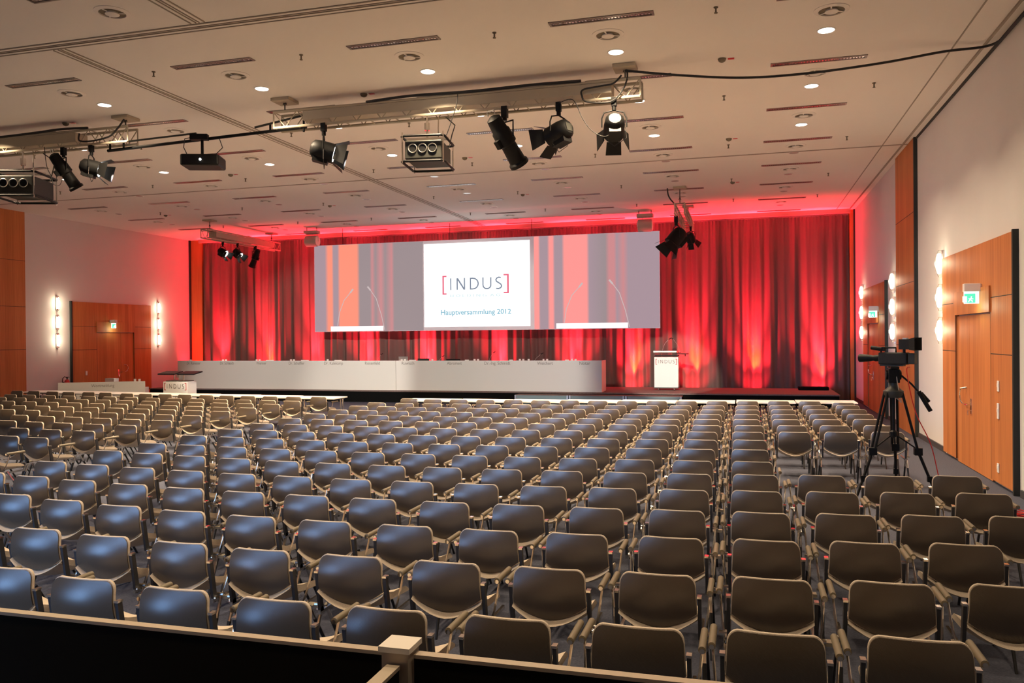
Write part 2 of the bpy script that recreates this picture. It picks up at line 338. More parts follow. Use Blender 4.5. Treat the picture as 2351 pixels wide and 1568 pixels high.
# wood-clad doorways
def portal(n, side, y0, y1, d0, d1, near_gap=True):
    s = 1 if side > 0 else -1; xw = XR if s > 0 else XL; xf = xw - s*.06
    L = lambda mb, a, b, z0, z1, p=.06: mb.bb(xw-s*p, xw, a, b, z0, z1)
    root = struct(thing('door_%d' % n, None, None, (0, 0, 0)))
    mb = MB(); L(mb, y0, d0, .05, 3.5); L(mb, d1, y1, .05, 3.5); L(mb, d0, d1, 2.84, 3.5); mb.build('wood_panel', M_wood, root)
    mb = MB(); L(mb, y0-.05, y0-.002, 0, 3.52, .075); mb.build('edge_joint', M_strip, root)
    mb = MB()
    for z, a, b in ((2.66, y0, d0), (1.85, y0, d0), (2.66, d1, y1), (1.85, d1, y1)): mb.bb(xf-s*.001, xf+s*.004, a, b, z, z+.012)
    for yy in (d0, d1): mb.bb(xf-s*.001, xf+s*.004, yy-.01, yy, .05, 2.84)
    mb.build('panel_seam', M_strip, root)
    mb = MB(); L(mb, d0-.02, d1+.02, 2.46, 2.84, .085); mb.build('lintel', M_wood, root)
    ym = (d0+d1)/2+.25
    for a, b in ((d0+.01, ym-.004), (ym+.004, d1-.01)):
        lf = MB().bb(xw-s*.035, xw, a, b, .01, 2.44).build('door_leaf', M_wood, root)
        if a < ym-.01 and b <= ym:
            hb = MB(); yh = b-.12
            hb.tube([(xw-s*.035, yh, 1.02), (xw-s*.10, yh, 1.02), (xw-s*.10, yh+.0, 1.02), (xw-s*.10, yh+.13, 1.02)], .011)
            hb.tube([(xw-s*.035, yh, .93), (xw-s*.09, yh, .93), (xw-s*.09, yh-.02, .86)], .008)
            hb.box((xw-s*.04, yh, 1.0), (.012, .05, .24)); hb.build('door_handle', M_chrome, lf, smooth=True)
        else:
            hb = MB(); yh = a+.12
            hb.tube([(xw-s*.035, yh, 1.02), (xw-s*.10, yh, 1.02), (xw-s*.11, yh+.11, 1.06), (xw-s*.11, yh+.16, 1.16), (xw-s*.11, yh+.11, 1.26), (xw-s*.035, yh+.03, 1.28)], .012)
            hb.build('door_handle', M_chrome, lf, smooth=True)
    return root
portal(1, 1, 12.28, 16.33, 13.33, 15.40); portal(2, 1, 22.66, 26.75, 23.75, 25.8); portal(3, -1, 22.75, 26.58, 23.85, 25.68)
def switch(x, y, z, h, where):
    s = 1 if x > 0 else -1
    o = MB().box((x, y, z), (.012, .085, h)).build('wall_switch', M_white, bevel=.003)
    MB().box((x-s*.009, y, z+.01), (.006, .05, .05)).build('rocker', M_paper, o)
    tag(o, where, 'switch', 'switches beside the doors')
switch(XR-.067, 12.94, 1.41, .15, 'small white switch plate, topmost of three on the wood beside the near right door')
switch(XR-.067, 12.95, 1.06, .22, 'tall white switch plate, middle of three on the wood beside the near right door')
switch(XR-.067, 12.96, .26, .13, 'low white socket plate near the floor beside the near right door')
switch(XL+.067, 23.35, 1.05, .15, 'white switch plate on the wood left of the far left door')
# exit signs
def exit_sign(side, y, z, label):
    s = 1 if side > 0 else -1; xw = (XR if s > 0 else XL)-s*.06
    t = thing('exit_sign', label, 'exit sign', (xw, y, z), group='exit signs over the doors')
    MB().bb(-s*.02, -s*.24, -.06, .06, .05, .17).build('housing', M_white, t, bevel=.006)
    MB().bb(0, -s*.02, -.05, .05, .02, .16).build('wall_bracket', M_alu, t)
    MB().bb(-s*.03, -s*.235, -.008, .008, -.13, .05).build('sign_panel', M_signwhite, t)
    xs = -s*.155
    mb = MB(); mb.bb(xs-.075, xs+.075, -.0105, -.0095, -.12, .02)
    mb.build('green_field', M_green, t)
    mb = MB(); y_ = -.012
    mb.add([(xs-.1*s, y_, -.11), (xs-.04*s, y_, -.11), (xs-.04*s, y_, -.02), (xs-.1*s, y_, -.02)], [(0, 1, 2, 3)])
    mb.cyl((xs+.02, y_, -.03), (xs+.02, y_-.001, -.03), .009); stroke_pts = [(xs+.02, -.04), (xs+.0, -.07), (xs-.02, -.105)]
    tmp = MB(); stroke(tmp, stroke_pts, .012); stroke(tmp, [(xs+.0, -.07), (xs+.03, -.085), (xs+.03, -.11)], .012); stroke(tmp, [(xs-.02, -.055), (xs+.045, -.06)], .009)
    mb.add([(p[0], y_, p[2]) for p in tmp.v], tmp.f); mb.build('running_figure', M_signwhite, t)
    lamp('exit_sign_lamp', 'POINT', (xw-s*.2, y, z-.18), 3, (.8, 1, .7), shadow_soft_size=.05)
exit_sign(1, 13.80, 2.73, 'green and white lit exit sign over the near right door')
exit_sign(1, 23.75, 2.73, 'green and white lit exit sign over the far right door')
exit_sign(-1, 24.5, 2.74, 'green and white lit exit sign over the left wall door')
# wall lights: vertical glowing glass with slim metal rails
def sconce(x, y, z, label):
    s = 1 if x > 0 else -1
    t = thing('wall_light', label, 'wall light', (x, y, z), group='wall lights beside the doors')
    MB().bb(0, -s*.03, -.045, .045, -.24, .24).build('back_plate', M_alu, t)
    mb = MB(); mb.lathe([(.005, -.19), (.036, -.17), (.044, -.1), (.046, 0), (.044, .1), (.036, .17), (.005, .19)], (-s*.08, 0, 0), n=16); mb.build('glass_shade', M_glow, t, smooth=True)
    mb = MB(); mb.tube([(-s*.02, 0, -.24), (-s*.09, 0, -.24), (-s*.135, 0, -.12), (-s*.145, 0, 0), (-s*.135, 0, .12), (-s*.09, 0, .24), (-s*.02, 0, .24)], .007, 6)
    mb.tube([(-s*.02, 0, -.24), (-s*.03, 0, -.29)], .008, 6); mb.build('metal_hoop', M_alu, t, smooth=True)
VP_ = ['topmost', 'middle', 'lowest']
places = {(1, 0): 'column left of the near right door', (1, 1): 'column nearer than the far right door', (1, 2): 'column between far door and curtain', (-1, 0): 'column left of the left wall door', (-1, 1): 'column right of the left wall door'}
for k, (x, y, z) in enumerate(SCONCES):
    sd, g = (1, k//3) if x > 0 else (-1, (k-9)//3)
    sconce(x, y, z, 'glowing vertical wall light, %s of the %s' % (VP_[k % 3], places[(sd, g)]))
# ------------------------------------------------------------------ ceiling equipment
def inframe(p, mrg=.02):
    d = Vector(p)-Vector((0, 0, EYE)); z = d.dot(F)
    if z <= .3: return False
    u = .5+FPX*d.dot(RR)/z/2351; v = .5-FPX*d.dot(UU)/z/1568
    return -mrg < u < 1+mrg and -mrg < v < 1+mrg
CX = [-19.45, -16.5, -13.6, -10.68, -7.57, -4.67, -1.77, 1.07]; SY = [7.96, 10.54, 13.11, 15.69, 18.27, 20.82, 23.4, 25.98, 28.45]
def nth(l, v): return ORD[len(l)-l.index(v)]
slot = vent = dl = None
def first_or_copy(proto, loc, label, rz=0):
    o = proto if not proto.get('used') else copy_tree(proto)
    proto['used'] = 1; o.location = loc; o.rotation_euler = (0, 0, rz); o['label'] = label; return o
def mk_slot():
    t = thing('slot_air_diffuser', 'x', 'air diffuser', group='slot air diffusers in the ceiling'); L = .68
    mb = MB(); mb.bb(-L, L, -.075, -.045, -.012, 0); mb.bb(-L, L, .045, .075, -.012, 0); mb.bb(-L, -L+.03, -.045, .045, -.012, 0); mb.bb(L-.03, L, -.045, .045, -.012, 0); mb.build('frame', M_slotframe, t)
    mb = MB(); mb.bb(-L+.03, L-.03, -.045, .045, -.003, 0, 0)
    for k in range(30):
        x = -L+.06+k*(2*L-.12)/29; mb.bb(x-.012, x+.012, -.022, .022, -.010, -.003, 1)
    mb.build('louvre', [M_slotframe, M_slotin], t); return t
def mk_vent():
    t = thing('round_air_vent', 'x', 'air vent', group='round air vents in the ceiling')
    mb = MB(); mb.lathe([(.215, 0), (.215, -.008), (.16, -.02), (.16, -.004)], n=28); mb.build('rim', M_ceil, t, smooth=True)
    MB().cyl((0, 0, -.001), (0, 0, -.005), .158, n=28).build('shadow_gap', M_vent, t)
    mb = MB(); mb.lathe([(.075, -.006), (.085, -.03), (.055, -.042), (.001, -.044)], n=20)
    for k in range(3):
        a = k*2*PI/3+.4; mb.box((.11*math.cos(a), .11*math.sin(a), -.014), (.1, .02, .006), M=Matrix.Rotation(a, 3, 'Z'))
    mb.build('disc', M_ceil, t, smooth=True); return t
def mk_down(lit):
    t = thing('recessed_downlight', 'x', 'downlight', group='recessed downlights')
    mb = MB(); mb.lathe([(.125, 0), (.125, -.006), (.107, -.009), (.104, -.002)], n=24); mb.build('trim_ring', M_white, t, smooth=True)
    MB().cyl((0, 0, -.001), (0, 0, -.004 if not lit else -.006), .103, n=24).build('lamp_glass', M_down if lit else M_off, t); return t
PS, PV, PD, PO = mk_slot(), mk_vent(), mk_down(True), mk_down(False)
ys_all = SY
for i, x in enumerate(CX):
    for j, y in enumerate(SY):
        nm = '%s column from the right wall, %s row from curtain' % (ORD[len(CX)-i], ORD[len(SY)-j])
        if inframe((x, y, H)): first_or_copy(PS, (x, y, H), 'slot air diffuser in ceiling, '+nm)
        if inframe((x, y+.58, H)) and y < 27: first_or_copy(PV, (x, y+.58, H), 'round air vent in ceiling, '+nm)
        if 9 < y < 27 and inframe((x, y+1.3, H)):
            lit = y < 16
            first_or_copy(PD if lit else PO, (x, y+1.3, H), ('glowing' if lit else 'unlit')+' ceiling downlight, '+nm)
HX = [-18.0, -15.0, -12.2, -8.65, -6.13, -3.22, -.33, 2.04]; HY = [7.3, 10.6, 14.55, 18.3, 22.3, 25.6]
hp = thing('sprinkler_head', 'x', 'sprinkler', group='sprinkler heads in the ceiling')
mb = MB(); mb.cyl((0, 0, 0), (0, 0, -.01), .028); mb.cyl((0, 0, -.01), (0, 0, -.07), .011); mb.cyl((0, 0, -.07), (0, 0, -.078), .022); mb.build('nozzle', M_vent, hp)
for i, x in enumerate(HX):
    for j, y in enumerate(HY):
        if inframe((x, y, H)): first_or_copy(hp, (x, y, H), 'tiny ceiling sprinkler, %s column from the right wall, %s row from curtain' % (ORD[len(HX)-i], ORD[len(HY)-j]))
sd = thing('smoke_detector', 'x', 'smoke detector', group='smoke detectors in the ceiling')
mb = MB(); mb.lathe([(.06, 0), (.06, -.012), (.048, -.04), (.02, -.055), (.001, -.056)], n=16); mb.build('sensor', M_vent, sd, smooth=True)
MB().box((.13, .03, -.004), (.09, .06, .006)).build('red_tag', M_redp, sd)
for i, x in enumerate([-18.2, -12.25, -6.12, -.31]):
    for j, y in enumerate([7.4, 12.6, 17.74, 22.8]):
        if inframe((x, y, H)): first_or_copy(sd, (x, y, H), 'red-tagged smoke detector, %s column from the right wall, %s row from curtain' % (ORD[4-i], ORD[4-j]))
# ------------------------------------------------------------------ curtain
def fold(x):
    a = .055*math.sin(2*PI*x/.31+1.3*math.sin(x*1.7))+.04*math.sin(2*PI*x/.53+2*math.sin(x*.9))+.10*math.sin(2*PI*x/1.85+.8*math.sin(x*.6)+1)
    return 29.06+a*.85
n = 1300; x0, x1 = -21.41, 3.29; zs = [.02, .5, 1.5, 2.6, 3.8, 5.0, 5.8, 6.0, 6.09]; mb = MB(); v = []
for z in zs:
    for k in range(n+1):
        x = x0+(x1-x0)*k/n; t = max(0, (z-5.2)/.9); yy = fold(x)*(1-t*.65)+(29.1+.03*math.sin(2*PI*x/.12))*t*.65
        v.append((x+.012*math.sin(z*1.3+x*5), yy+.01*math.sin(z*.9+x*3), z))
N = n+1; mb.add(v, [(r*N+k, r*N+k+1, (r+1)*N+k+1, (r+1)*N+k) for r in range(len(zs)-1) for k in range(n)])
co = mb.build('stage_curtain', M_curtain, smooth=True)
tag(co, 'floor-to-ceiling pleated curtain lit red across the far end behind the stage', 'curtain')
for k, (x, yy_) in enumerate([(-21.6, 28.35)]+[(q, 28.72) for q in UPX]):  # first entry is an added housing for the extra corner spot
    t = thing('floor_uplight', 'red floor uplight behind the stage, %s from the right wall' % ORD[len(UPX)+1-k], 'stage light', (x, yy_, 0), group='red uplights along the curtain')
    MB().cyl((0, 0, .03), (0, 0, .2), .085, .09, n=16).build('housing', M_blk, t)
    mb = MB(); mb.tube([(-.11, 0, .12), (-.11, 0, .01), (.11, 0, .01), (.11, 0, .12)], .012, 6); mb.build('yoke', M_blk, t)
# ------------------------------------------------------------------ stage
st = thing('stage_platform', 'low black-skirted stage platform with reddish carpet below the screen', 'stage', (0, 0, 0))
MB().bb(-21.2, 2.62, 25.55, 28.5, .36, .40).build('deck', M_stagefloor, st)
MB().bb(-21.18, 2.60, 25.58, 28.48, 0, .36).build('skirt', M_black, st)
o = MB().bb(1.6, 2.5, 27.55, 28.0, .402, .50).build('step_block', M_black, bevel=.01)
tag(o, 'low black box on the right end of the stage', 'step')
mods = [-7.05, -5.3, -3.56, -1.84]
for k in range(3):
    a, b = mods[k], mods[k+1]
    t = thing('stage_step', 'grey-blue step module with aluminium posts before the stage, %s from the right' % ORD[3-k], 'step', ((a+b)/2, 25.25, 0), group='step modules in front of the stage')
    w_ = (b-a)/2
    MB().bb(-w_+.07, w_-.07, -.2, .26, 0, .325).build('body', M_steppanel, t)
    MB().bb(-w_+.01, w_-.01, -.195, .28, .327, .340).build('tread', M_stagefloor, t)
    for s in (-1, 1): MB().bb(s*(w_-.065), s*(w_-.012), -.24, -.202, 0, .335).build('post', M_alu, t)
# head table
HT = thing('head_table', 'very long white panelled speakers table on the stage with name lettering', 'table', (0, 0, .4))
MB().bb(-20.1, -11.42, 25.75, 25.79, 0, 1.0).build('front_panel', M_white, HT); MB().bb(-11.41, -4.38, 25.75, 25.79, 0, 1.0).build('front_panel', M_white, HT)
for xx in (-20.1, -4.42): MB().bb(xx, xx+.04, 25.792, 26.55, 0, 1.0).build('side_panel', M_white, HT)
MB().bb(-20.05, -4.43, 25.795, 26.5, .70, .74).build('tabletop', M_white, HT)
def zc(x, y): return Vector((x, y, 0)).dot(F)
for txt, xx, wpx in (('Dr. Ramesser', -19.41, 36), ('Dr. Schlesch', -18.01, 36), ('Wenner', -16.6, 26), ('Dr. Schaffler', -15.19, 40), ('Dr. Kalekamp', -13.75, 48), ('Rosenfeld', -12.28, 37), ('Ruwisch', -10.97, 31), ('Abromeit', -9.31, 36), ('Dr.-Ing. Schmidt', -7.82, 62), ('Weichert', -6.22, 37), ('Notar', -4.92, 25)):
    lettering(txt, .15, (xx, 25.744, .865), HT, M_ink, width=wpx*zc(xx, 25.75)/FPX)
# things on the head table (tabletop is .74 above the deck; panel hides it, so only tops show)
TZ = .4+.745
def glass(x, y, k, where):
    mb = MB(); mb.lathe([(.028, 0), (.036, .30), (.034, .30), (.026, .01)], n=12)
    o = mb.build('water_bottle', M_paper, smooth=True); o.location = (x, y, TZ)
    return tag(o, where, 'bottle', 'white bottles on the head table')
bx = [-19.72, -18.34, -18.22, -16.94, -16.82, -15.55, -15.43, -14.1, -11.3, -11.18, -10.18, -8.68, -8.56, -7.12, -7.0, -6.82, -6.32, -6.2, -5.38, -5.26]
for k, x in enumerate(bx):
    glass(x, 25.98, k, 'pale water bottle standing on the head table, %s from its right end' % (ORD[len(bx)-k] if len(bx)-k < 19 else ('nineteenth' if len(bx)-k == 19 else 'twentieth')))
for k, (x, w_) in enumerate([(-16.4, .32), (-15.0, .30), (-13.7, .28), (-10.9, .25), (-8.95, .14), (-7.42, .12), (-5.55, .12)]):
    o = MB().box((0, 0, .14), (w_, .012, .28), M=Matrix.Rotation(.12, 3, 'X')).build('document_holder', M_paper); o.location = (x, 26.0, TZ+.002)
    tag(o, 'upright white paper folder on the head table, %s from its right end' % ORD[7-k], 'paper', 'papers on the head table')
def laptop(x, y, z, w_, h_, label, m_=M_blk2, rz=0):
    t = thing('laptop', label, 'laptop', (x, y, z), rz)
    MB().box((0, .12, .012), (w_, .24, .02)).build('base', m_, t)
    MB().box((0, .0, .02+h_/2), (w_, .012, h_), M=Matrix.Rotation(.12, 3, 'X')).build('lid', m_, t)
laptop(-11.24, 26.0, TZ, .34, .37, 'grey laptop seen from behind at the middle of the head table', M_alu)
laptop(-10.5, 26.0, TZ, .42, .30, 'black open laptop right of the grey laptop on head table', M_blk2)
laptop(-9.45, 26.05, TZ, .5, .28, 'dark flat device left of the middle microphones on head table', M_blk)
def gooseneck(x, y, z, lean, label, h=.55):
    t = thing('gooseneck_microphone', label, 'microphone', (x, y, z), group='gooseneck microphones')
    MB().cyl((0, 0, 0), (0, 0, .02), .05).build('base', M_blk, t)
    pts = [(0, 0, .02), (lean*.02, 0, h*.3), (lean*.08, 0, h*.6), (lean*.2, 0, h*.9)]
    MB().tube(pts, .005, 6).build('neck', M_alu, t, smooth=True)
    MB().cyl((lean*.2, 0, h*.9), (lean*.27, 0, h), .012).build('capsule', M_blk, t)
gooseneck(-12.3, 26.05, TZ, 1, 'thin gooseneck microphone on head table, far left of the laptops', .5)
gooseneck(-10.05, 26.05, TZ, 1, 'thin gooseneck microphone on head table just right of laptops', .42)
gooseneck(-8.25, 26.05, TZ, 1, 'thin gooseneck microphone on head table, right half', .55)
gooseneck(-6.72, 26.05, TZ, 1.4, 'thin gooseneck microphone on head table, nearest to its right end', .5)
# ------------------------------------------------------------------ lecterns
L = thing('lectern', 'white speaker lectern with red and grey word mark on stage', 'lectern', (-2.485, 27.1, .4))
MB().bb(-.385, .385, -.12, .24, .09, 1.07).build('body', M_lectern, L, bevel=.008)
MB().bb(-.40, .40, -.14, .26, .06, .09).build('base_frame', M_blk2, L)
for a in (-.25, .25):
    for b in (-.08, .2): MB().cyl((a-.015, b, .03), (a+.015, b, .03), .03).build('castor', M_chrome, L)
MB().bb(-.37, .39, -.12, .24, 1.10, 1.13).build('shelf', M_blk, L)
mb = MB(); [mb.cyl((a, 0, 1.07), (a, 0, 1.22), .014) for a in (-.15, .18)]; mb.build('support', M_chrome, L)
MB().box((-.03, .0, 1.24), (.74, .42, .055), M=Matrix.Rotation(-.06, 3, 'X')).build('desk_top', M_lectern, L, bevel=.006)
mb = MB(); mb.bb(.3, .70, -.08, .2, 1.165, 1.185); mb.cyl((.6, 0, 1.165), (.6, 0, 1.1), .015); mb.build('side_tray', M_blk, L)
logo(.68, (0, -.1285, .93), L, M_ink, M_inkred)
gooseneck(-2.62, 27.25, 1.667, 1, 'left of two gooseneck microphones on the stage lectern', .42)
gooseneck(-2.08, 27.25, 1.598, -1, 'right of two gooseneck microphones on the stage lectern', .5)
L2 = thing('lectern', 'small white word mark lectern with black tilted monitors by left counter', 'lectern', (-15.74, 20.2, 0))
MB().bb(-.41, .41, -.15, .25, 0, .97).build('body', M_lectern, L2, bevel=.006)
logo(.74, (0, -.1585, .84), L2, M_ink, M_inkred)
MB().bb(-.36, .36, -.1, .2, .972, 1.0).build('top_shelf', M_blk2, L2)
mb = MB(); [mb.cyl((a, 0, 1.0), (a, 0, 1.18), .02) for a in (-.15, .0, .17)]; mb.box((.02, -.05, 1.13), (.12, .02, .1)); mb.build('support', M_chrome, L2)
for s in (-1, 1):
    mb = MB(); mb.box((s*.33+.05, .0, 1.215), (.56, .40, .035), M=Matrix.Rotation(.16, 3, 'X')); mb.build('monitor', M_monitor, L2)
# request-to-speak counter
a = Vector((-19.22, 19.38, 0)); b = Vector((-17.19, 20.55, 0)); ang = math.atan2(b.y-a.y, b.x-a.x); ln = (b-a).length
CT = thing('reception_counter', 'low white counter with grey lettering left of the small lectern', 'counter', tuple((a+b)/2), ang)
MB().bb(-ln/2, ln/2, 0, .03, 0, .95).build('front_panel', M_white, CT); MB().bb(-ln/2, ln/2, .031, .6, .72, .75).build('tabletop', M_white, CT)
for s in (-1, 1): MB().bb(s*ln/2, s*(ln/2-.03), .031, .6, 0, .718).build('side_panel', M_white, CT)
lettering('Wortmeldung', .13, (.02, -.004, .80), CT, M_ink, width=.62)
o = MB().bb(-.16, .16, -.1, .1, 0, .29).build('document_box', M_alu, bevel=.005); o.location = (-18.2, 20.35, .752); tag(o, 'small grey box standing on the left white counter', 'box')
for k, (dx) in enumerate((-.04, .12)):
    mb = MB(); mb.lathe([(.03, 0), (.036, .26), (.033, .26), (.026, .01)], n=12); o = mb.build('water_bottle', M_paper, smooth=True); o.location = (-17.55+dx, 20.6, .752)
    tag(o, '%s of two pale bottles at the right end of the white counter' % ('left', 'right')[k], 'bottle')
ex = thing('fire_extinguisher', 'red fire extinguisher with black hose on left wall beside wood doorway', 'fire extinguisher', (XL+.16, 22.4, 0))
MB().lathe([(.075, .36), (.085, .40), (.085, .78), (.06, .86), (.03, .88)], n=16).build('cylinder', M_redp, ex, smooth=True)
mb = MB(); mb.cyl((0, 0, .88), (0, 0, .95), .02); mb.box((.03, 0, .96), (.12, .03, .02)); mb.build('valve', M_blk, ex)
MB().tube([(0, 0, .93), (0, -.1, .98), (.02, -.2, .92), (.03, -.23, .7), (.03, -.2, .45)], .014, 6).build('hose', M_cable, ex, smooth=True)
MB().bb(-.158, -.09, -.05, .05, .5, .8).build('wall_bracket', M_blk2, ex)
# ------------------------------------------------------------------ desks
def desk(x0, x1, y, label):
    t = thing('folding_desk', label, 'desk', ((x0+x1)/2, y, 0), group='white desks in front of the stage'); w_ = (x1-x0)/2-.012
    MB().bb(-w_, w_, 0, .68, .715, .74).build('desktop', M_desk, t)
    MB().bb(-w_+.05, w_-.05, .05, .63, .69, .713).build('underframe', M_blk2, t)
    for a in (-w_+.1, w_-.1):
        for b_ in (.52, .64): MB().cyl((a, b_, 0), (a, b_, .69), .018, n=8).build('leg', M_chrome, t)
for k in range(8):
    x0 = -7.55+k*1.222; y = 17.36+.33*(k/7.0)+.55*max(0, (k-1)/6.0)**1.3
    desk(x0, x0+1.222, y, 'white folding desk before the stage, right group, %s from right' % ORD[8-k])
    x0 = -19.7+k*1.285
    desk(x0, x0+1.285, 18.55-.125*k, 'white folding desk before the stage, left group, %s from right' % ORD[8-k])
# ------------------------------------------------------------------ projection screen
SC = thing('projection_screen', 'wide three-part projection screen hanging over the stage before the curtain', 'projection screen', (-9.08, 27.5, 0))
sx0, sx1, sz0, sz1 = -6.36, 6.36, 2.42, 5.63
MB().bb(sx0, sx1, 0, .06, sz0, sz1).build('screen_cloth', M_screen, SC)
MB().bb(sx0+.01, -2.02, -.006, -.002, sz0+.01, sz1-.01).build('left_picture', PIC_L, SC)
MB().bb(2.08, sx1-.01, -.006, -.002, sz0+.01, sz1-.01).build('right_picture', PIC_R, SC)
sl = MB().bb(-1.98, 1.93, -.012, -.003, sz0+.13, sz1-.12).build('title_slide', M_slide, SC)
logo(2.46, (-.07, -.016, 4.06), sl, M_slidetxt, M_slidered)
lettering('H O L D I N G  A G', .13, (-.07, -.016, 3.60), sl, M_slidepale, width=1.85, bold=.003)
lettering('Hauptversammlung 2012', .25, (-.05, -.016, 2.98), sl, M_slidetxt2, width=2.6, bold=.006)
for px0, nm in ((-5.7, 'l'), (2.85, 'r')):
    w_ = 2.12 if nm == 'l' else 2.45
    MB().bb(px0, px0+w_, -.012, -.007, sz0+.02, sz0+.20).build('pictured_desk_top', M_picwhite, SC)
    mb = MB()
    l1 = [(px0+.28, sz0+.22), (px0+.36, sz0+.7), (px0+.55, sz0+1.15), (px0+.8, sz0+1.42)]
    l2 = [(px0+w_+.05, sz0+.05), (px0+w_-.08, sz0+.6), (px0+w_-.28, sz0+1.2), (px0+w_-.5, sz0+1.5)]
    for l in (l1, l2):
        tmp = MB(); stroke(tmp, l, .025); mb.add([(p[0], -.009, p[2]) for p in tmp.v], tmp.f)
        tmp = MB(); stroke(tmp, [l[-1], (l[-1][0]+(.12 if l is l1 else -.12), l[-1][1]+.14)], .06); mb.add([(p[0], -.009, p[2]) for p in tmp.v], tmp.f)
    mb.build('pictured_microphone', M_picmic, SC)
mb = MB()
for x in (-5.2, -1, 2.0, 5.8): mb.cyl((x, .03, sz1), (x, .03, H-.02), .008, n=6)
mb.build('suspension_cable', M_blk, SC)
mb = MB()
for k, (a, b_) in enumerate(((-6.2, 1.8),)): pass
# ------------------------------------------------------------------ trusses and stage lights
def truss(name, label, p0, p1, zt, zb, hang, panel=None):
    p0 = Vector(p0); p1 = Vector(p1); d = (p1-p0); ln = d.length; d.normalize(); sdv = Vector((-d.y, d.x, 0))*.13
    t = thing(name, label, 'truss', (0, 0, 0)); mb = MB()
    A = lambda s, k, z: p0+d*(ln*s)+sdv*k+Vector((0, 0, z))
    for k in (-1, 1):
        for z in (zt, zb): mb.cyl(A(0, k, z), A(1, k, z), .024, n=8)
    mb.build('chord', M_cream, t, smooth=True)
    mb = MB(); nseg = max(3, int(ln/.42))
    for i in range(nseg):
        a, b_, c = i/nseg, (i+.5)/nseg, (i+1)/nseg
        for k in (-1, 1):
            mb.cyl(A(a, k, zt), A(b_, k, zb), .009, n=6); mb.cyl(A(b_, k, zb), A(c, k, zt), .009, n=6)
        mb.cyl(A(a, -1, zb), A(a, 1, zb), .009, n=6); mb.cyl(A(a, -1, zt), A(a, 1, zt), .009, n=6)
    for e in (0, 1):
        for k in (-1, 1): mb.cyl(A(e, k, zt), A(e, k, zb), .014, n=6)
    mb.build('lacing', M_cream, t, smooth=True)
    if panel:
        q0, q1, pz0, pz1 = panel; a = A(q0, 0, 0); b_ = A(q1, 0, 0); mb = MB()
        th = Vector((-d.y, d.x, 0))*.145
        v = [a-th, b_-th, b_+th, a+th]; v = [(p.x, p.y, pz0) for p in v]+[(p.x, p.y, pz1) for p in v]
        mb.add(v, [(3, 2, 1, 0), (4, 5, 6, 7), (0, 1, 5, 4), (1, 2, 6, 5), (2, 3, 7, 6), (3, 0, 4, 7)]); mb.build('cover_box', M_cream, t)
    for hx, hy in hang:
        mb = MB(); mb.cyl((hx, hy, H-.06), (hx, hy, zt+.02), .012, n=6); mb.tube([(hx-.03, hy, zt+.12), (hx, hy, zt+.22), (hx+.03, hy, zt+.12)], .008, 6); mb.build('hoist_chain', M_blk2, t)
        MB().box((hx, hy, H-.03), (.34, .34, .05)).build('ceiling_plate', M_cream, t)
    return t
ZT, ZB = 6.04, 5.77
truss('lighting_truss', 'long pale lighting truss across the middle of the ceiling, right half', (-7.75, 12.6, 0), (-1.5, 12.6, 0), ZT, ZB, [(-7.55, 12.5), (-1.73, 12.5)], (.09, .93, 5.86, 6.01))
truss('lighting_truss', 'pale lighting truss under the ceiling at the left edge', (-15.5, 12.6, 0), (-10.75, 12.6, 0), ZT, ZB, [(-10.9, 12.6)], (.0, .76, 5.84, 6.01))
truss('lighting_truss', 'pale truss running towards the curtain above left of the screen', (-17.55, 23.9, 0), (-17.55, 28.4, 0), 5.90, 5.61, [(-17.55, 24.2), (-17.55, 28.0)], (.1, .9, 5.68, 5.86))
truss('lighting_truss', 'pale truss running towards the curtain above right of the screen', (-1.72, 22.9, 0), (-1.72, 27.2, 0), 5.78, 5.50, [(-1.72, 23.1), (-1.72, 26.5)])
def rotm(aim):  # local +Y looks along aim
    return Vector(aim).to_track_quat('Y', 'Z').to_matrix()
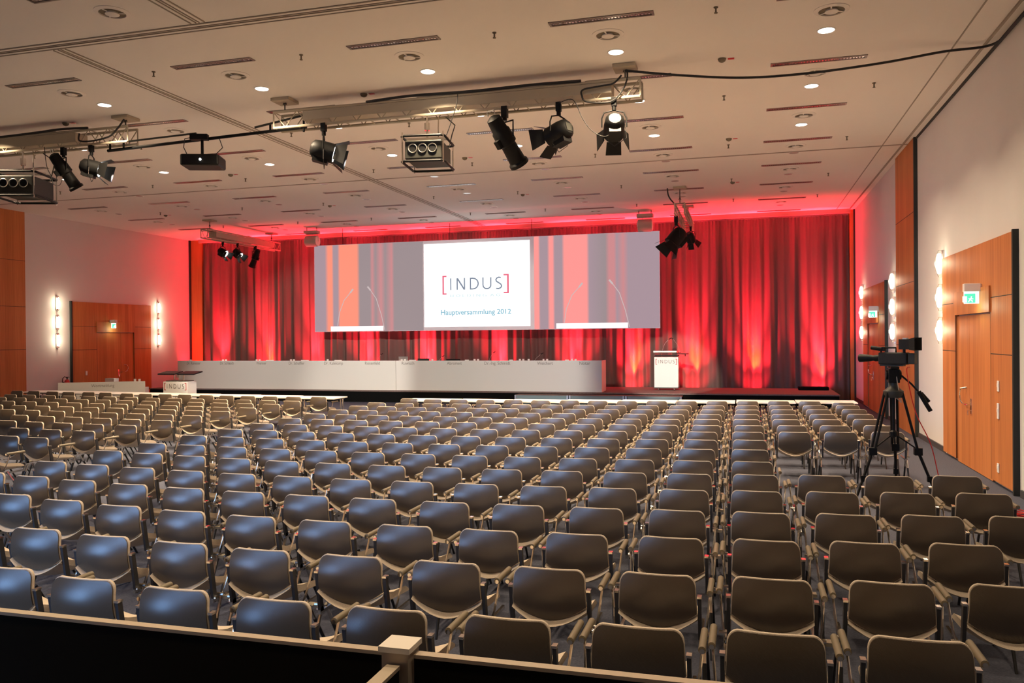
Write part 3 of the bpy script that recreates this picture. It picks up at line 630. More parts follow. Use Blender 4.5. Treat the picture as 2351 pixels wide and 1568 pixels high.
def fresnel(label, loc, aim, k=1.0, lit=True, power=0, tgt=None, beam=24, rear=M_blk2, col=(1, .93, .82)):
    """loc: hook point; body hangs .34 below"""
    t = thing('fresnel_spotlight', label, 'stage light', loc, group='stage spotlights with barn doors'); aim = Vector(aim).normalized(); M3 = rotm(aim); dn = Vector((0, 0, -.40*k))
    flat = Vector((aim.x, aim.y, 0)).normalized(); side = Vector((flat.y, -flat.x, 0))
    mb = MB(); mb.box((0, 0, -.05*k), (.07*k, .07*k, .12*k)); mb.cyl((0, 0, -.1*k), (0, 0, -.17*k), .03*k, n=10); mb.build('clamp', M_blk, t)
    r = .17*k
    pts = [dn-side*r+Vector((0, 0, 0)), dn-side*r+Vector((0, 0, .12*k)), dn-side*r*.8+Vector((0, 0, .2*k)), dn+Vector((0, 0, .235*k)), dn+side*r*.8+Vector((0, 0, .2*k)), dn+side*r+Vector((0, 0, .12*k)), dn+side*r]
    MB().tube(pts, .011*k, 6).build('yoke', M_blk, t, smooth=True)
    T = Matrix.Translation(dn) @ M3.to_4x4()
    mb = MB(); Ry = Matrix.Rotation(-PI/2, 3, 'X')
    mb.lathe([(.085*k, -.19*k), (.13*k, -.15*k), (.145*k, -.05*k), (.145*k, .14*k), (.15*k, .15*k), (.13*k, .15*k)], n=14, Mx=Ry)
    mb.box((0, -.02*k, -.14*k), (.16*k, .22*k, .08*k)); mb.xf(T).build('housing', M_blk, t, smooth=True)
    mb = MB(); mb.box((0, -.192*k, .0), (.11*k, .01*k, .11*k)); mb.xf(T).build('rear_panel', rear, t)
    mb = MB(); mb.cyl((0, .145*k, 0), (0, .152*k, 0), .12*k, n=16); mb.xf(T).build('lens', M_lens if lit else M_glass, t)
    for j in range(4):
        R4 = Matrix.Rotation(j*PI/2, 4, 'Y'); mb = MB(); w1 = .10*k; w2 = .15*k if j % 2 else .11*k
        mb.add([(-w1, .155*k, .13*k), (w1, .155*k, .13*k), (w2, .32*k, .22*k), (-w2, .32*k, .22*k), (-w1, .160*k, .137*k), (w1, .160*k, .137*k), (w2, .325*k, .227*k), (-w2, .325*k, .227*k)], [(0, 1, 2, 3), (7, 6, 5, 4), (0, 4, 5, 1), (1, 5, 6, 2), (2, 6, 7, 3), (3, 7, 4, 0)])
        mb.xf(T @ R4).build('barn_door', M_blk, t)
    MB().tube([dn+side*r*.9, dn+side*r+Vector((0, 0, -.15*k)), dn+Vector((0, 0, -.26*k)), dn-side*r*.7+Vector((0, 0, -.16*k)), dn-side*r*.5+Vector((0, 0, -.05*k))], .005*k, 5).build('power_lead', M_cable, t, smooth=True)
    if power:
        p = Vector(loc)+dn+aim*.36*k
        lamp('stage_lamp', 'SPOT', p, power, col, tgt, spot_size=math.radians(beam), spot_blend=.35, shadow_soft_size=.06)
    return t
def profile(label, loc, aim, k=1.0, power=0, tgt=None, beam=10):
    t = thing('profile_spotlight', label, 'stage light', loc, group='tubular profile spotlights'); aim = Vector(aim).normalized(); M3 = rotm(aim); dn = Vector((0, 0, -.36*k))
    flat = Vector((aim.x, aim.y, 0)).normalized(); side = Vector((flat.y, -flat.x, 0)); r = .14*k
    mb = MB(); mb.box((0, 0, -.05*k), (.07*k, .07*k, .13*k)); mb.cyl((0, 0, -.1*k), (0, 0, -.15*k), .028*k, n=10); mb.build('clamp', M_blk, t)
    MB().tube([dn-side*r, dn-side*r+Vector((0, 0, .19*k)), dn+side*r+Vector((0, 0, .19*k)), dn+side*r], .010*k, 6).build('yoke', M_blk, t)
    T = Matrix.Translation(dn) @ M3.to_4x4(); Ry = Matrix.Rotation(-PI/2, 3, 'X')
    mb = MB(); mb.lathe([(.03*k, -.30*k), (.085*k, -.27*k), (.095*k, -.12*k), (.11*k, -.10*k), (.115*k, .06*k), (.09*k, .08*k), (.1*k, .30*k), (.12*k, .32*k), (.12*k, .36*k), (.09*k, .36*k)], n=16, Mx=Ry)
    mb.box((0, .0, -.13*k), (.06*k, .1*k, .06*k)); mb.xf(T).build('barrel', M_blk, t, smooth=True)
    mb = MB(); mb.tube([(-.06*k, -.31*k, 0), (-.06*k, -.36*k, .02), (.06*k, -.36*k, .02), (.06*k, -.31*k, 0)], .008*k, 6); mb.xf(T).build('handle', M_alu, t)
    mb = MB(); mb.cyl((0, .35*k, 0), (0, .362*k, 0), .09*k, n=16); mb.xf(T).build('lens', M_glass, t)
    if power: lamp('profile_lamp', 'SPOT', Vector(loc)+dn+aim*.4*k, power, (1, .9, .74), tgt, spot_size=math.radians(beam), spot_blend=.12, shadow_soft_size=.02)
    return t
TY = 12.47
fresnel('black barn-door spotlight with bright lens, on main truss nearest its left end', (-6.8, TY, 5.77), (.88, .42, -.25), 1.15, True, 3600, (-9.5, 26, 1.0), 42)
profile('black tubular spotlight on main truss right of the boxed projector', (-3.63, TY, 5.77), (.45, .75, -1.0), 1.35)
fresnel('dark barn-door spotlight aimed left on main truss, right of the tubular one', (-2.76, TY, 5.77), (-.85, .5, -.25), 1.15, False)
fresnel('spotlight with pale rear panel, hung at the right end of main truss', (-1.9, TY, 5.77), (-.2, .9, -.45), 1.1, True, 9500, (-2.45, 27.1, 1.05), 12.5, rear=M_glow, col=(1, .88, .72))
profile('black tubular spotlight on left truss, right of the caged projector', (-12.18, TY, 5.74), (.35, .6, -1.0), 1.1)
fresnel('black barn-door spotlight with bright lens on left truss', (-11.55, TY, 5.74), (.88, .42, -.25), 1.0, True, 3600, (-15, 26, 1.0), 36)
fresnel('bright barn-door spotlight on truss left of screen, left of two together', (-17.68, 25.1, 5.6), (.9, .0, -.5), .9, True, 0)
fresnel('bright barn-door spotlight on truss left of screen, right of two together', (-17.42, 25.6, 5.6), (.85, .05, -.75), .9, True, 700, (-17.0, 25.0, .6), 70)
profile('black tubular spotlight near the middle of truss left of screen', (-17.42, 26.7, 5.6), (-.5, .1, -1.0), 1.1)
fresnel('big dark barn-door spotlight hanging right of the screen', (-1.85, 23.4, 5.49), (-.6, -.3, -.75), 1.5, False)
fresnel('smaller dark spotlight hanging at the truss end right of the screen', (-1.59, 25.6, 5.49), (.3, .6, -.8), .9, False)
# the white table front is lit by lamps aimed apart from their barn-door heads
# caged projectors
def caged(label, loc, rz, k=1.0):
    t = thing('caged_projector', label, 'projector', loc, rz, group='large projectors in tubular cages')
    MB().bb(-.30*k, .30*k, -.3*k, .42*k, -.02*k, .28*k).build('body', M_projbody, t, bevel=.02)
    for x in (-.14, .02, .18):
        mb = MB(); mb.lathe([(.065*k, 0), (.075*k, .012*k), (.068*k, .02*k), (.06*k, .004*k)], (x*k-.03*k, -.301*k, .15*k), n=20, Mx=Matrix.Rotation(PI/2, 3, 'X')); mb.build('fan_ring', M_alu, t, smooth=True)
        MB().cyl((x*k-.03*k, -.301*k, .15*k), (x*k-.03*k, -.306*k, .15*k), .058*k, n=20).build('fan_opening', M_blk, t)
    for z in (-.06, .34):
        mb = MB(); a, b_, c = .345*k, .35*k, .47*k
        mb.tube([(-a+.05, -b_, z*k), (a-.05, -b_, z*k), (a, -b_+.05, z*k), (a, c-.05, z*k), (a-.05, c, z*k), (-a+.05, c, z*k), (-a, c-.05, z*k), (-a, -b_+.05, z*k)], .02*k, 8, closed=True); mb.build('cage_ring', M_blk, t, smooth=True)
    for a in (-.33, .33):
        for b_ in (-.335, .455): MB().cyl((a*k, b_*k, -.09*k), (a*k, b_*k, .40*k), .012*k, n=8).build('cage_post', M_chrome, t)
    mb = MB(); mb.bb(-.36*k, .36*k, -.03, .03, .34*k, .38*k); mb.cyl((0, 0, .36*k), (0, 0, .50*k), .018); mb.cyl((0, 0, .5*k), (0, 0, .62*k), .045); mb.cyl((0, 0, .62*k), (0, 0, .73*k), .018); mb.build('hanger', M_chrome, t)
    mb = MB(); mb.tube([(.18, 0, .38*k), (.18, .0, .55*k), (.18, .03, .72*k)], .012, 6); mb.build('safety_hook', M_chrome, t)
    MB().tube([(.3*k, .3*k, .3*k), (.35*k, .3*k, .5*k), (.42*k, .2*k, .62*k), (.3*k, .05*k, .72*k)], .010, 6).build('power_lead', M_cable, t, smooth=True)
caged('dark projector with three round fan openings in tubular cage on main truss', (-4.95, 12.5, 5.02), .15, 1.0)
caged('dark projector in tubular cage cut off by the left picture edge', (-13.15, 12.5, 4.93), .35, 1.12)
# black pipe with small projector between the trusses
pp_ = thing('hanging_pipe', 'thin black double pipe bridging the gap between the two trusses', 'pipe', (0, 0, 0))
MB().tube([(-11.3, 12.6, 5.66), (-7.2, 12.6, 5.78)], .028, 8).build('pipe', M_blk, pp_); MB().tube([(-10.9, 12.6, 5.80), (-9.4, 12.6, 5.84)], .018, 8).build('upper_pipe', M_blk2, pp_)
MB().tube([(-8.2, 12.6, 5.85), (-7.0, 12.5, 5.98)], .02, 8).build('upper_pipe', M_blk2, pp_)
mb = MB(); [mb.cyl((x, 12.6, z0), (x, 12.6, z1), .02, n=6) for x, z0, z1 in ((-11.25, 5.66, 5.84), (-10.95, 5.67, 5.84), (-7.25, 5.7, 5.98), (-7.9, 5.76, 5.9))]; mb.build('pipe_clamp', M_blk, pp_)
P = thing('ceiling_projector', 'small black projector with a bright dot hanging from black pipe', 'projector', (-9.2, 12.5, 5.2), .35)
MB().bb(-.33, .33, -.2, .3, 0, .2).build('body', M_blk, P, bevel=.03)
mb = MB(); mb.cyl((0, 0, .2), (0, 0, .5), .025); mb.bb(-.2, .1, -.06, .06, .48, .58); mb.build('mount', M_blk, P)
MB().cyl((.02, -.2, .1), (.02, -.212, .1), .018).build('status_lamp', M_lens, P)
mb = MB(); mb.tube([(-.25, 0, .2), (-.32, 0, .35), (-.3, .0, .5), (-.15, .05, .55)], .008, 5); mb.tube([(.2, 0, .2), (.35, 0, .35), (.3, 0, .5)], .008, 5); mb.build('power_lead', M_cable, P)
# cables
def cable(label, pts, r, name='cable', sub=8, m_=M_cable):
    P_ = [Vector(p) for p in pts]; out = []
    for i in range(len(P_)-1):
        p0 = P_[max(i-1, 0)]; p1 = P_[i]; p2 = P_[i+1]; p3 = P_[min(i+2, len(P_)-1)]
        for k in range(sub):
            t = k/sub; out.append(.5*((2*p1)+(p2-p0)*t+(2*p0-5*p1+4*p2-p3)*t*t+(3*p1-p0-3*p2+p3)*t**3))
    out.append(P_[-1]); o = MB().tube(out, r, 6, mi=0).build(name, m_, smooth=True); return tag(o, label, 'cable')
cable('thick black cable sagging from the truss end to the right wall', [(-1.73, 12.5, 6.18), (-.9, 12.5, 6.03), (.0, 12.6, 5.94), (.9, 12.7, 5.95), (1.9, 12.8, 6.03), (2.7, 12.9, 6.14), (3.34, 12.95, 6.19), (3.40, 12.2, 6.17), (3.40, 11.4, 6.17)], .018)
cable('black cable loop at the right end of the main truss', [(-1.70, 12.5, 6.18), (-1.70, 12.45, 6.02), (-1.78, 12.4, 5.83), (-1.95, 12.4, 5.70), (-2.3, 12.4, 5.73), (-2.38, 12.4, 5.83), (-2.36, 12.4, 5.92), (-2.1, 12.4, 5.95), (-1.9, 12.42, 5.98), (-1.78, 12.45, 6.10)], .014)
cable('black cable bundle lying along the top of the main truss', [(-6.0, TY-.03, 6.06), (-5.2, TY-.03, 6.09), (-4.2, TY-.03, 6.07), (-3.2, TY-.03, 6.08), (-2.4, TY-.03, 6.07)], .022)
cable('thin lead drooping below right part of the main truss', [(-2.72, 12.3, 5.72), (-2.5, 12.3, 5.75), (-2.35, 12.3, 5.45), (-2.2, 12.3, 5.25), (-2.0, 12.3, 5.16), (-1.82, 12.3, 5.28)], .006)
cable('thin lead from truss cover down to the boxed projector', [(-4.35, 12.3, 6.0), (-4.37, 12.3, 5.85), (-4.5, 12.4, 5.6), (-4.62, 12.5, 5.42)], .007)
cable('black cable bundle along the top of the left truss', [(-15, TY-.03, 6.07), (-13.8, TY-.03, 6.05), (-12.8, TY-.03, 6.07), (-12.2, TY-.03, 6.09), (-11.6, TY-.03, 6.07)], .022)
cable('black cable hanging in an arc at the right end of left truss', [(-10.85, 12.5, 6.18), (-10.9, 12.4, 6.0), (-11.1, 12.4, 5.86), (-11.5, 12.4, 5.81), (-11.75, 12.4, 5.84), (-11.75, 12.4, 5.97)], .016)
cable('thin lead looping beside the tubular spotlight on left truss', [(-12.45, 12.3, 5.75), (-12.4, 12.3, 5.4), (-12.3, 12.3, 5.2), (-12.25, 12.3, 5.05), (-12.12, 12.3, 5.02), (-12.05, 12.3, 5.12)], .006)
cable('pair of dark cables from ceiling to truss right of the screen', [(-2.05, 23.0, 6.22), (-2.03, 23.0, 6.05), (-1.97, 23.0, 5.92), (-1.90, 23.1, 5.84), (-1.88, 23.6, 5.83), (-1.88, 24.4, 5.825)], .02)
# loudspeakers
def speaker(label, loc):
    t = thing('ceiling_loudspeaker', label, 'loudspeaker', loc, group='ceiling loudspeakers above the screen')
    mb = MB(); mb.lathe([(.15, -.24), (.20, -.21), (.205, .19), (.19, .23), (.15, .24)], n=20, Mx=Matrix.Rotation(PI/2, 3, 'Y')); mb.build('body', M_spk, t, smooth=True)
    mb = MB(); mb.cyl((.235, 0, 0), (.246, 0, 0), .18, n=20); mb.build('end_cap', M_white, t)
    mb = MB(); mb.tube([(-.26, 0, -.02), (-.26, 0, .25), (.26, 0, .25), (.26, 0, -.02)], .012, 6); mb.build('bracket', M_alu, t)
    MB().bb(-.26, .26, -.14, .14, .27, .37).build('mount_box', M_spk, t)
    mb = MB(); [mb.cyl((a, 0, .37), (a, 0, H-loc[2]-.002), .012, n=6) for a in (-.2, .2)]; mb.build('hanger', M_blk2, t)
speaker('pale cylindrical loudspeaker hanging above left corner of the screen', (-15.25, 27.0, 5.74))
speaker('pale cylindrical loudspeaker hanging above right part of the screen', (-3.13, 27.0, 5.76))
# ------------------------------------------------------------------ video camera on tripod
T_ = thing('tripod', 'tall black camera tripod standing in the gap of the right seat block', 'tripod', (1.77, 11.2, 0))
apex = Vector((0, 0, 1.42))
for k, ft in enumerate(((-.50, -.25), (.52, -.08), (.13, .62))):
    f_ = Vector((ft[0], ft[1], .03)); kn = apex.lerp(f_, .52)+Vector((0, 0, .0)); sdv = Vector((-ft[1], ft[0], 0)).normalized()*.035
    top = apex+Vector((ft[0], ft[1], 0)).normalized()*.10
    mb = MB(); mb.cyl(top+sdv, kn+sdv, .016, n=8); mb.cyl(top-sdv, kn-sdv, .016, n=8); mb.cyl(kn, f_, .019, .014, n=8); mb.box(tuple(kn), (.09, .09, .09)); mb.box(tuple(kn.lerp(f_, .5)), (.055, .055, .07)); mb.cyl(f_, f_-Vector((0, 0, .03)), .03, n=8)
    mb.build('leg', M_blk, T_)
mb = MB(); mb.lathe([(.02, .86), (.05, .88), (.05, .93), (.02, .95)], n=10); mb.cyl((0, 0, .95), (0, 0, 1.38), .02); [mb.cyl((0, 0, .91), Vector((0, 0, 1.42)).lerp(Vector((a, b_, .03)), .5), .009, n=6) for a, b_ in ((-.50, -.25), (.52, -.08), (.13, .62))]; mb.build('spreader', M_blk, T_)
mb = MB(); mb.lathe([(.10, 1.36), (.12, 1.40), (.12, 1.44), (.08, 1.47), (.055, 1.50), (.055, 1.55)], n=16); mb.build('bowl', M_blk2, T_, smooth=True)
mb = MB(); mb.box((0, 0, 1.63), (.13, .17, .17)); mb.cyl((-.09, 0, 1.64), (.09, 0, 1.64), .06); mb.box((0, 0, 1.735), (.10, .28, .03)); mb.build('fluid_head', M_blk, T_, bevel=.008)
mb = MB(); mb.tube([(.07, -.03, 1.65), (.2, -.04, 1.53), (.29, -.05, 1.42)], .012, 6); mb.build('pan_bar', M_blk, T_)
mb = MB(); mb.tube([(.28, -.05, 1.44), (.37, -.06, 1.27), (.41, -.06, 1.20)], .026, 8); mb.tube([(.31, -.02, 1.42), (.40, -.02, 1.31)], .022, 8); mb.build('grip', M_blk, T_)
MB().tube([(.02, -.06, 1.7), (.03, -.1, 1.55), (.08, -.06, 1.3), (.02, -.08, 1.36)], .006, 5).build('control_lead', M_alu, T_)
VC = thing('video_camera', 'black broadcast video camera with viewfinder mounted on the tall tripod', 'video camera', (1.74, 11.2, 1.755), 1.0)
VC.scale = (.84, .84, .84)
# local +y forward (lens)
MB().bb(-.07, .07, -.26, .16, .02, .20).build('body', M_camera, VC, bevel=.02)
mb = MB(); mb.lathe([(.045, .16), (.05, .22), (.04, .26), (.05, .30), (.06, .42), (.062, .47), (.045, .47)], (0, 0, .11), n=18, Mx=Matrix.Rotation(-PI/2, 3, 'X')); mb.build('lens', M_blk, VC, smooth=True)
mb = MB(); mb.tube([(0, .14, .2), (0, .14, .27), (0, -.08, .27), (0, -.08, .2)], .014, 8); mb.build('handle', M_blk, VC)
mb = MB(); mb.cyl((-.06, .10, .25), (-.06, .26, .27), .03); mb.box((-.05, .1, .25), (.06, .08, .06)); mb.build('microphone', M_blk, VC)
mb = MB(); mb.box((0, -.24, .32), (.19, .16, .15)); mb.add([(-.10, -.31, .24), (.10, -.31, .24), (.10, -.31, .40), (-.10, -.31, .40), (-.13, -.40, .23), (.13, -.40, .23), (.13, -.40, .42), (-.13, -.40, .42)], [(0, 1, 5, 4), (1, 2, 6, 5), (2, 3, 7, 6), (3, 0, 4, 7)]); mb.cyl((0, -.2, .2), (0, -.2, .27), .02); mb.build('viewfinder', M_camera, VC)
MB().box((0, -.22, .405), (.07, .06, .02)).build('top_plate', M_white, VC)
MB().bb(-.055, .055, -.37, -.27, .03, .19).build('battery', M_blk2, VC, bevel=.01)
MB().bb(-.05, .05, -.2, .14, -.003, .018).build('quick_release_plate', M_blk2, VC)
cable('thin red cable hanging from video camera down the right tripod leg', [(1.95, 11.15, 1.74), (1.9, 11.05, 1.68), (2.0, 11.1, 1.2), (2.17, 11.1, .8), (2.27, 11.12, .35), (2.34, 11.15, .02)], .006, m_=M_redp)
mb = MB()
for k in range(4):
    r = .13+.015*k; mb.tube([(r*math.cos(a*PI/10), r*math.sin(a*PI/10)*.9, .012+.012*k+.01*math.sin(a*.9+k)) for a in range(20)], .007, 6, closed=True)
o = mb.build('cable_coil', M_redp, smooth=True); o.location = (3.06, 10.9, 0); tag(o, 'coil of red cable on the floor at the right edge', 'cable')
# ------------------------------------------------------------------ foreground partition
def partition(x0, x1, y, label):
    t = thing('partition_screen', label, 'partition', (0, 0, 0), group='dark partition panels in the foreground')
    MB().bb(x0, x1, y-.013, y+.013, .05, 1.289).build('panel', M_panel, t); MB().bb(x0, x1, y-.015, y+.015, 1.290, 1.30).build('top_rail', M_rail, t)
    mb = MB(); [mb.cyl((a, y, 0), (a, y, .05), .02) for a in (x0+.1, x1-.1)]; mb.build('foot', M_alu, t)
partition(-2.9, -.955, 2.065, 'dark brown partition panel with pale top rail, left of the post')
partition(-.865, 1.1, 2.065, 'dark brown partition panel with pale top rail, right of the post')
o = thing('partition_post', 'square pale partition post with flat cap between the two panels', 'post', (-.91, 2.065, 0))
MB().bb(-.038, .038, -.038, .038, 0, 1.31).build('shaft', M_rail, o); MB().bb(-.045, .045, -.045, .045, 1.31, 1.325).build('cap', M_cap, o)
t = thing('partition_screen', 'partition panel running from the post towards the viewer', 'partition', (0, 0, 0), group='dark partition panels in the foreground')
MB().bb(-.926, -.894, .6, 2.018, .05, 1.268).build('panel', M_panel, t); MB().bb(-.929, -.891, .6, 2.018, 1.270, 1.28).build('top_rail', M_rail, t)
mb = MB(); mb.cyl((-.91, .8, 0), (-.91, .8, .05), .02); mb.cyl((-.91, 1.8, 0), (-.91, 1.8, .05), .02); mb.build('foot', M_alu, t)
# ------------------------------------------------------------------ chairs
def back_surface(nx, nz, grow, thick, y_off, zlow, mi=0):
    """curved backrest slab; returns MB. front is +y"""
    mb = MB(); W2 = .222+grow; v = []
    for side in (0, 1):
        for j in range(nz+1):
            for i in range(nx+1):
                s = math.sin(PI/2*(-1+2*i/nx)); x = s*W2
                c = max(0, (abs(s)-.76)/.24); top = .778+grow-(.058*(1-math.sqrt(max(0, 1-c*c))))
                bot = zlow+.095*(abs(s)**1.8)
                z = bot+(top-bot)*j/nz
                xx = x*(1-.055*max(0, (z-.52)/.26))
                y = .030*((z-.655)/.14)**2+.026*(s*s)+y_off+(thick if side else 0)
                v.append((xx, y, z))
    N = (nx+1)*(nz+1); f = []
    for j in range(nz):
        for i in range(nx):
            a = j*(nx+1)+i; f.append((a, a+1, a+nx+2, a+nx+1)); f.append((N+a+nx+1, N+a+nx+2, N+a+1, N+a))
    ring = [i for i in range(nx+1)]+[j*(nx+1)+nx for j in range(1, nz+1)]+[nz*(nx+1)+i for i in range(nx-1, -1, -1)]+[j*(nx+1) for j in range(nz-1, 0, -1)]
    for k in range(len(ring)):
        a, b_ = ring[k], ring[(k+1) % len(ring)]; f.append((a, N+a, N+b_, b_))
    return mb.add(v, f, mi)
def make_chair():
    t = thing('conference_chair', 'x', 'chair')
    b_ = back_surface(24, 6, 0, .008, 0, .475).build('backrest', M_shell, t, smooth=True)
    back_surface(24, 6, .004, .017, .0085, .472).build('back_cushion', M_cush, b_, smooth=True)
    # seat
    mb = MB(); nx, ny = 10, 8; v = []
    for lay in (0, 1):
        for j in range(ny+1):
            for i in range(nx+1):
                s = -1+2*i/nx; q = j/ny; w_ = .225*(1-.10*q)
                y = .020+.024*s*s*(1-q)+.48*q
                e2 = max(0, (q-.8)/.2); rr = .012 if j == 0 else 0
                arc = .095*abs(s)**1.8*(1-.55*q)
                z = (.482+arc-.035*min(1, q*3)-.03*e2*e2-rr) if lay else (.438+arc-.035*min(1, q*3)+rr)
                if j == 0: y += .024 if lay else -.018
                if 0 < j < 2 and not lay: y += .006
                v.append((s*w_, y, z))
    N = (nx+1)*(ny+1); f = []
    for j in range(ny):
        for i in range(nx):
            a = j*(nx+1)+i; f += [(a, a+1, a+nx+2, a+nx+1), (N+a+nx+1, N+a+nx+2, N+a+1, N+a)]
    ring = [i for i in range(nx+1)]+[j*(nx+1)+nx for j in range(1, ny+1)]+[ny*(nx+1)+i for i in range(nx-1, -1, -1)]+[j*(nx+1) for j in range(ny-1, 0, -1)]
    f += [(ring[k], N+ring[k], N+ring[(k+1) % len(ring)], ring[(k+1) % len(ring)]) for k in range(len(ring))]
    mb.add(v, f).build('seat', M_cush, t, smooth=True)
    for s in (-1, 1):
        mb = MB(); x = s*.236
        mb.add([(x-.010, .035, .66), (x+.010, .035, .66), (x+.010, .075, .40), (x-.010, .075, .40), (x-.010, .072, .66), (x+.010, .072, .66), (x+.010, .115, .40), (x-.010, .115, .40)], [(0, 1, 2, 3), (7, 6, 5, 4), (0, 4, 5, 1), (1, 5, 6, 2), (2, 6, 7, 3), (3, 7, 4, 0)], 0)
        mb.box((x, .053, .666), (.026, .044, .012), 1); mb.box((x, .27, .395), (.018, .40, .022), 1)
        mb.cyl((x, .12, .43), (s*.292, .12, .43), .013, n=8, mi=1); mb.cyl((x-s*.01, .095, .41), (x+s*.022, .095, .41), .022, n=10, mi=1)
        mb.build('side_bracket', [M_brkt, M_chrome], t, smooth=True)
        # arm: post and padded rest
        a = MB(); a.cyl((s*.289, .16, .655), (s*.289, .43, .655), .0185, n=10); a.build('armrest', M_pad, t, smooth=True)
        ap = MB(); ap.tube([(s*.262, .12, .425), (s*.272, .15, .47), (s*.280, .19, .56), (s*.287, .215, .635)], .0075, 6); ap.cyl((s*.289, .152, .652), (s*.289, .160, .652), .013, n=8)
        ap.build('arm_post', M_chrome, t, smooth=True)
        for yf, nm in ((.47, 'f'), (-.03, 'r')):
            lg = MB(); top = Vector((s*.256, .19 if nm == 'f' else .14, .415)); ft = Vector((s*.268, yf, 0)); mid = top.lerp(ft, .33)
            lg.cyl(top, mid, .0125, n=8, mi=1); lg.cyl(mid, ft, .0135, .010, n=8, mi=0); lg.build('leg', [M_legblk, M_chrome], t, smooth=True)
    return t
def link():
    mb = MB(); mb.bb(.27, .325, .13, .21, .405, .412); mb.bb(.27, .325, .122, .130, .400, .422); return mb.build('coupling_plate', M_plate, None)
CH = make_chair(); LK = link()
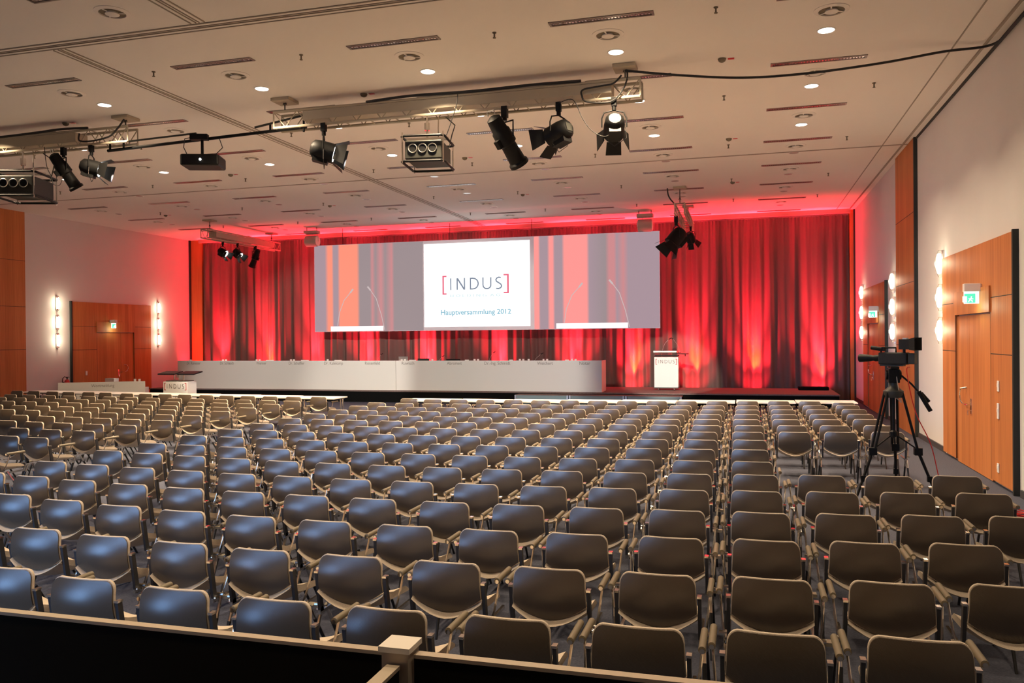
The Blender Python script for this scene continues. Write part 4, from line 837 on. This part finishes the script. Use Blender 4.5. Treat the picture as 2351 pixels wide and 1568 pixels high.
MAIN={1:[[-7.62,16.11], [-6.97,16.09], [-6.33,16.08], [-5.69,16.09], [-5.05,16.11], [-4.42,16.14], [-3.78,16.18], [-3.14,16.23], [-2.51,16.29], [-1.88,16.37], [-1.25,16.46], [-0.62,16.55], [0.01,16.66], [0.64,16.78], [1.27,16.92], [1.89,17.06]],2:[[-7.62,15.25], [-6.98,15.22], [-6.33,15.2], [-5.69,15.19], [-5.05,15.19], [-4.42,15.21], [-3.78,15.25], [-3.14,15.29], [-2.51,15.35], [-1.88,15.42], [-1.24,15.51], [-0.61,15.61], [0.02,15.72], [0.65,15.85], [1.27,15.98], [1.9,16.14]],3:[[-7.61,14.36], [-6.97,14.33], [-6.33,14.31], [-5.69,14.3], [-5.06,14.31], [-4.42,14.32], [-3.79,14.35], [-3.15,14.39], [-2.52,14.45], [-1.89,14.51], [-1.26,14.59], [-0.63,14.68], [0.0,14.79], [0.63,14.9], [1.26,15.03], [1.88,15.17]],4:[[-7.63,13.5], [-6.98,13.46], [-6.34,13.44], [-5.7,13.43], [-5.06,13.43], [-4.42,13.45], [-3.79,13.47], [-3.15,13.51], [-2.52,13.56], [-1.89,13.63], [-1.26,13.7], [-0.63,13.79], [-0.0,13.89], [0.62,14.0], [1.25,14.12], [1.87,14.26]],5:[[-7.63,12.65], [-6.98,12.6], [-6.33,12.57], [-5.69,12.55], [-5.04,12.55], [-4.4,12.56], [-3.76,12.58], [-3.12,12.61], [-2.49,12.66], [-1.85,12.71], [-1.22,12.79], [-0.59,12.87], [0.04,12.97], [0.66,13.07], [1.28,13.19], [1.91,13.32]],6:[[-7.63,11.79], [-6.99,11.74], [-6.34,11.7], [-5.7,11.67], [-5.06,11.66], [-4.42,11.66], [-3.78,11.68], [-3.14,11.71], [-2.51,11.76], [-1.87,11.82], [-1.24,11.89], [-0.61,11.97], [0.02,12.08], [0.65,12.19], [1.27,12.32], [1.9,12.46]],7:[[-7.64,10.94], [-6.99,10.88], [-6.34,10.83], [-5.69,10.8], [-5.04,10.78], [-4.4,10.78], [-3.76,10.79], [-3.12,10.81], [-2.48,10.85], [-1.85,10.91], [-1.21,10.97], [-0.58,11.05], [0.04,11.15]],8:[[-7.66,10.09], [-7.0,10.03], [-6.34,9.98], [-5.69,9.94], [-5.04,9.91], [-4.4,9.91], [-3.75,9.91], [-3.11,9.93], [-2.48,9.96], [-1.84,10.0], [-1.21,10.06], [-0.58,10.13], [0.04,10.21]],9:[[-7.64,9.21], [-6.99,9.15], [-6.33,9.09], [-5.68,9.05], [-5.03,9.03], [-4.39,9.01], [-3.74,9.01], [-3.1,9.02], [-2.47,9.04], [-1.83,9.07], [-1.2,9.12], [-0.57,9.17], [0.06,9.24]],10:[[-7.68,8.46], [-7.01,8.36], [-6.35,8.28], [-5.69,8.21], [-5.04,8.16], [-4.39,8.13], [-3.74,8.12], [-3.1,8.12], [-2.45,8.14], [-1.82,8.18], [-1.18,8.23], [-0.55,8.29], [0.08,8.37], [0.7,8.47], [1.32,8.58], [1.94,8.71]],11:[[-7.65,7.55], [-6.99,7.46], [-6.33,7.39], [-5.67,7.33], [-5.02,7.28], [-4.37,7.26], [-3.72,7.24], [-3.08,7.25], [-2.44,7.27], [-1.8,7.3], [-1.17,7.35], [-0.54,7.41], [0.08,7.49], [0.71,7.58], [1.33,7.69], [1.94,7.8]],12:[[-7.68,6.77], [-7.01,6.67], [-6.35,6.58], [-5.69,6.51], [-5.03,6.46], [-4.37,6.42], [-3.72,6.4], [-3.08,6.39], [-2.43,6.4], [-1.8,6.43], [-1.16,6.46], [-0.53,6.52], [0.1,6.58], [0.72,6.66], [1.34,6.76], [1.96,6.86]],13:[[-7.03,5.95], [-6.36,5.83], [-5.69,5.72], [-5.03,5.64], [-4.37,5.58], [-3.71,5.54], [-3.06,5.52], [-2.41,5.52], [-1.77,5.53], [-1.14,5.57], [-0.5,5.62], [0.12,5.69], [0.74,5.78], [1.36,5.88]],14:[[-5.68,4.87], [-5.01,4.79], [-4.36,4.73], [-3.7,4.69], [-3.06,4.66], [-2.41,4.66], [-1.77,4.67], [-1.13,4.69], [-0.5,4.73], [0.13,4.79], [0.76,4.87], [1.38,4.96]],15:[[-4.34,3.91], [-3.69,3.84], [-3.04,3.8], [-2.4,3.77], [-1.76,3.78], [-1.13,3.8], [-0.5,3.84], [0.12,3.91], [0.74,3.99]],0:[[-7.38,17.33], [-6.76,17.21], [-6.07,17.21], [-5.53,17.23], [-4.84,17.3], [-4.28,17.29], [-3.61,17.4], [-3.03,17.39], [-2.38,17.45], [-1.75,17.56], [-1.11,17.6], [-0.54,17.7], [0.12,17.81], [0.66,17.89], [1.36,17.97], [1.88,17.71]]}
LEFT={0:[[-19.64,18.33], [-19.03,18.29], [-18.32,18.23], [-17.7,18.14], [-17.01,18.12], [-16.38,18.03], [-15.52,17.87], [-14.97,17.81], [-14.25,17.73], [-13.66,17.68], [-12.94,17.6], [-12.34,17.54], [-11.67,17.46], [-11.05,17.44], [-10.33,17.42], [-9.85,17.5]],1:[[-18.46,17.01], [-17.78,16.95], [-17.09,16.89], [-16.41,16.82], [-15.73,16.76], [-15.06,16.7], [-14.38,16.64], [-13.71,16.58], [-13.04,16.52], [-12.38,16.46], [-11.71,16.4], [-11.05,16.34], [-10.39,16.29], [-9.73,16.23]],2:[[-17.87,16.16], [-17.17,16.08], [-16.48,16.01], [-15.79,15.93], [-15.11,15.86], [-14.42,15.79], [-13.74,15.73], [-13.06,15.66], [-12.39,15.6], [-11.72,15.53], [-11.05,15.47], [-10.38,15.41], [-9.71,15.36]],3:[[-16.5,15.13], [-15.81,15.06], [-15.13,15.0], [-14.44,14.94], [-13.76,14.87], [-13.08,14.8], [-12.39,14.73], [-11.71,14.66], [-11.03,14.59], [-10.35,14.51], [-9.67,14.43]],4:[[-15.81,14.18], [-15.13,14.13], [-14.44,14.08], [-13.76,14.02], [-13.08,13.97], [-12.41,13.91], [-11.73,13.84], [-11.06,13.78], [-10.39,13.71], [-9.73,13.64]],5:[[-14.47,13.24], [-13.77,13.17], [-13.09,13.1], [-12.41,13.04], [-11.73,12.97], [-11.05,12.9], [-10.38,12.84], [-9.72,12.77]],6:[[-13.09,12.24], [-12.4,12.16], [-11.71,12.09], [-11.02,12.02], [-10.34,11.95], [-9.66,11.89]],7:[[-12.38,11.32], [-11.73,11.25], [-11.07,11.19], [-10.39,11.14], [-9.71,11.1]],8:[[-11.14,10.39], [-10.44,10.32], [-9.75,10.26]],9:[[-10.37,9.48], [-9.76,9.4]],10:[[-9.78,8.55]]}
ORD2 = ORD
first = [True]
def put_chair(x, y, rz, label, group, coupled):
    if first[0]: o = CH; first[0] = False
    else: o = copy_tree(CH)
    o.location = (x, y-.0, 0); o.rotation_euler = (0, 0, rz); o['label'] = label; o['group'] = group
    if coupled:
        l = LK.copy(); C.objects.link(l); l.parent = o
def even(row, gap):
    xs = [p[0] for p in row]; n = len(xs); a = (xs[-1]-xs[0])/(n-1)
    if a < gap+.005: return [(xs[0]+a*i, row[i][1]) for i in range(n)]
    for _ in range(60):
        for i in range(n-1):
            d = gap-(xs[i+1]-xs[i])
            if d > 0: xs[i] -= d/2; xs[i+1] += d/2
    return [(xs[i], row[i][1]) for i in range(n)]
MAIN = {r: even(MAIN[r], .617) for r in MAIN}; LEFT = {r: (even(LEFT[r], .625) if len(LEFT[r]) > 1 else LEFT[r]) for r in LEFT}
for r in sorted(MAIN):
    row = MAIN[r]; n = len(row)
    for i, (x, y) in enumerate(row):
        seat = n-i
        rz = 0
        if r == 0:
            lab = 'taupe armchair at the desks, right group, %s seat from the right end' % ORD[seat]; grp = 'chairs at the right desks'; cpl = False
        else:
            nxt = i < n-1 and row[i+1][0]-x < .75
            gap = ', near side of camera gap' if False else ''
            lab = 'taupe linked armchair, %s row from the foreground partition, %s seat from the right' % (ORD[16-r], ORD[seat]); grp = 'linked armchairs of the main block'; cpl = nxt
        put_chair(x, y, rz, lab, grp, cpl)
for r in sorted(LEFT):
    row = LEFT[r]; n = len(row)
    for i, (x, y) in enumerate(row):
        seat = n-i
        if r == 0:
            lab = 'taupe armchair at the desks, left group, %s seat from the right end' % ORD[seat]; grp = 'chairs at the left desks'; cpl = False
        else:
            lab = 'taupe armchair, left block, %s row behind the desks, %s seat from the aisle' % (ORD[r], ORD[seat]); grp = 'linked armchairs of the left block'; cpl = i < n-1
        put_chair(x, y, -.05, lab, grp, cpl)
bpy.data.objects.remove(LK)
for p in (PS, PV, PD, PO, hp, sd):
    if 'used' in p: del p['used']
for o in C.objects:
    if 'used' in o: del o['used']
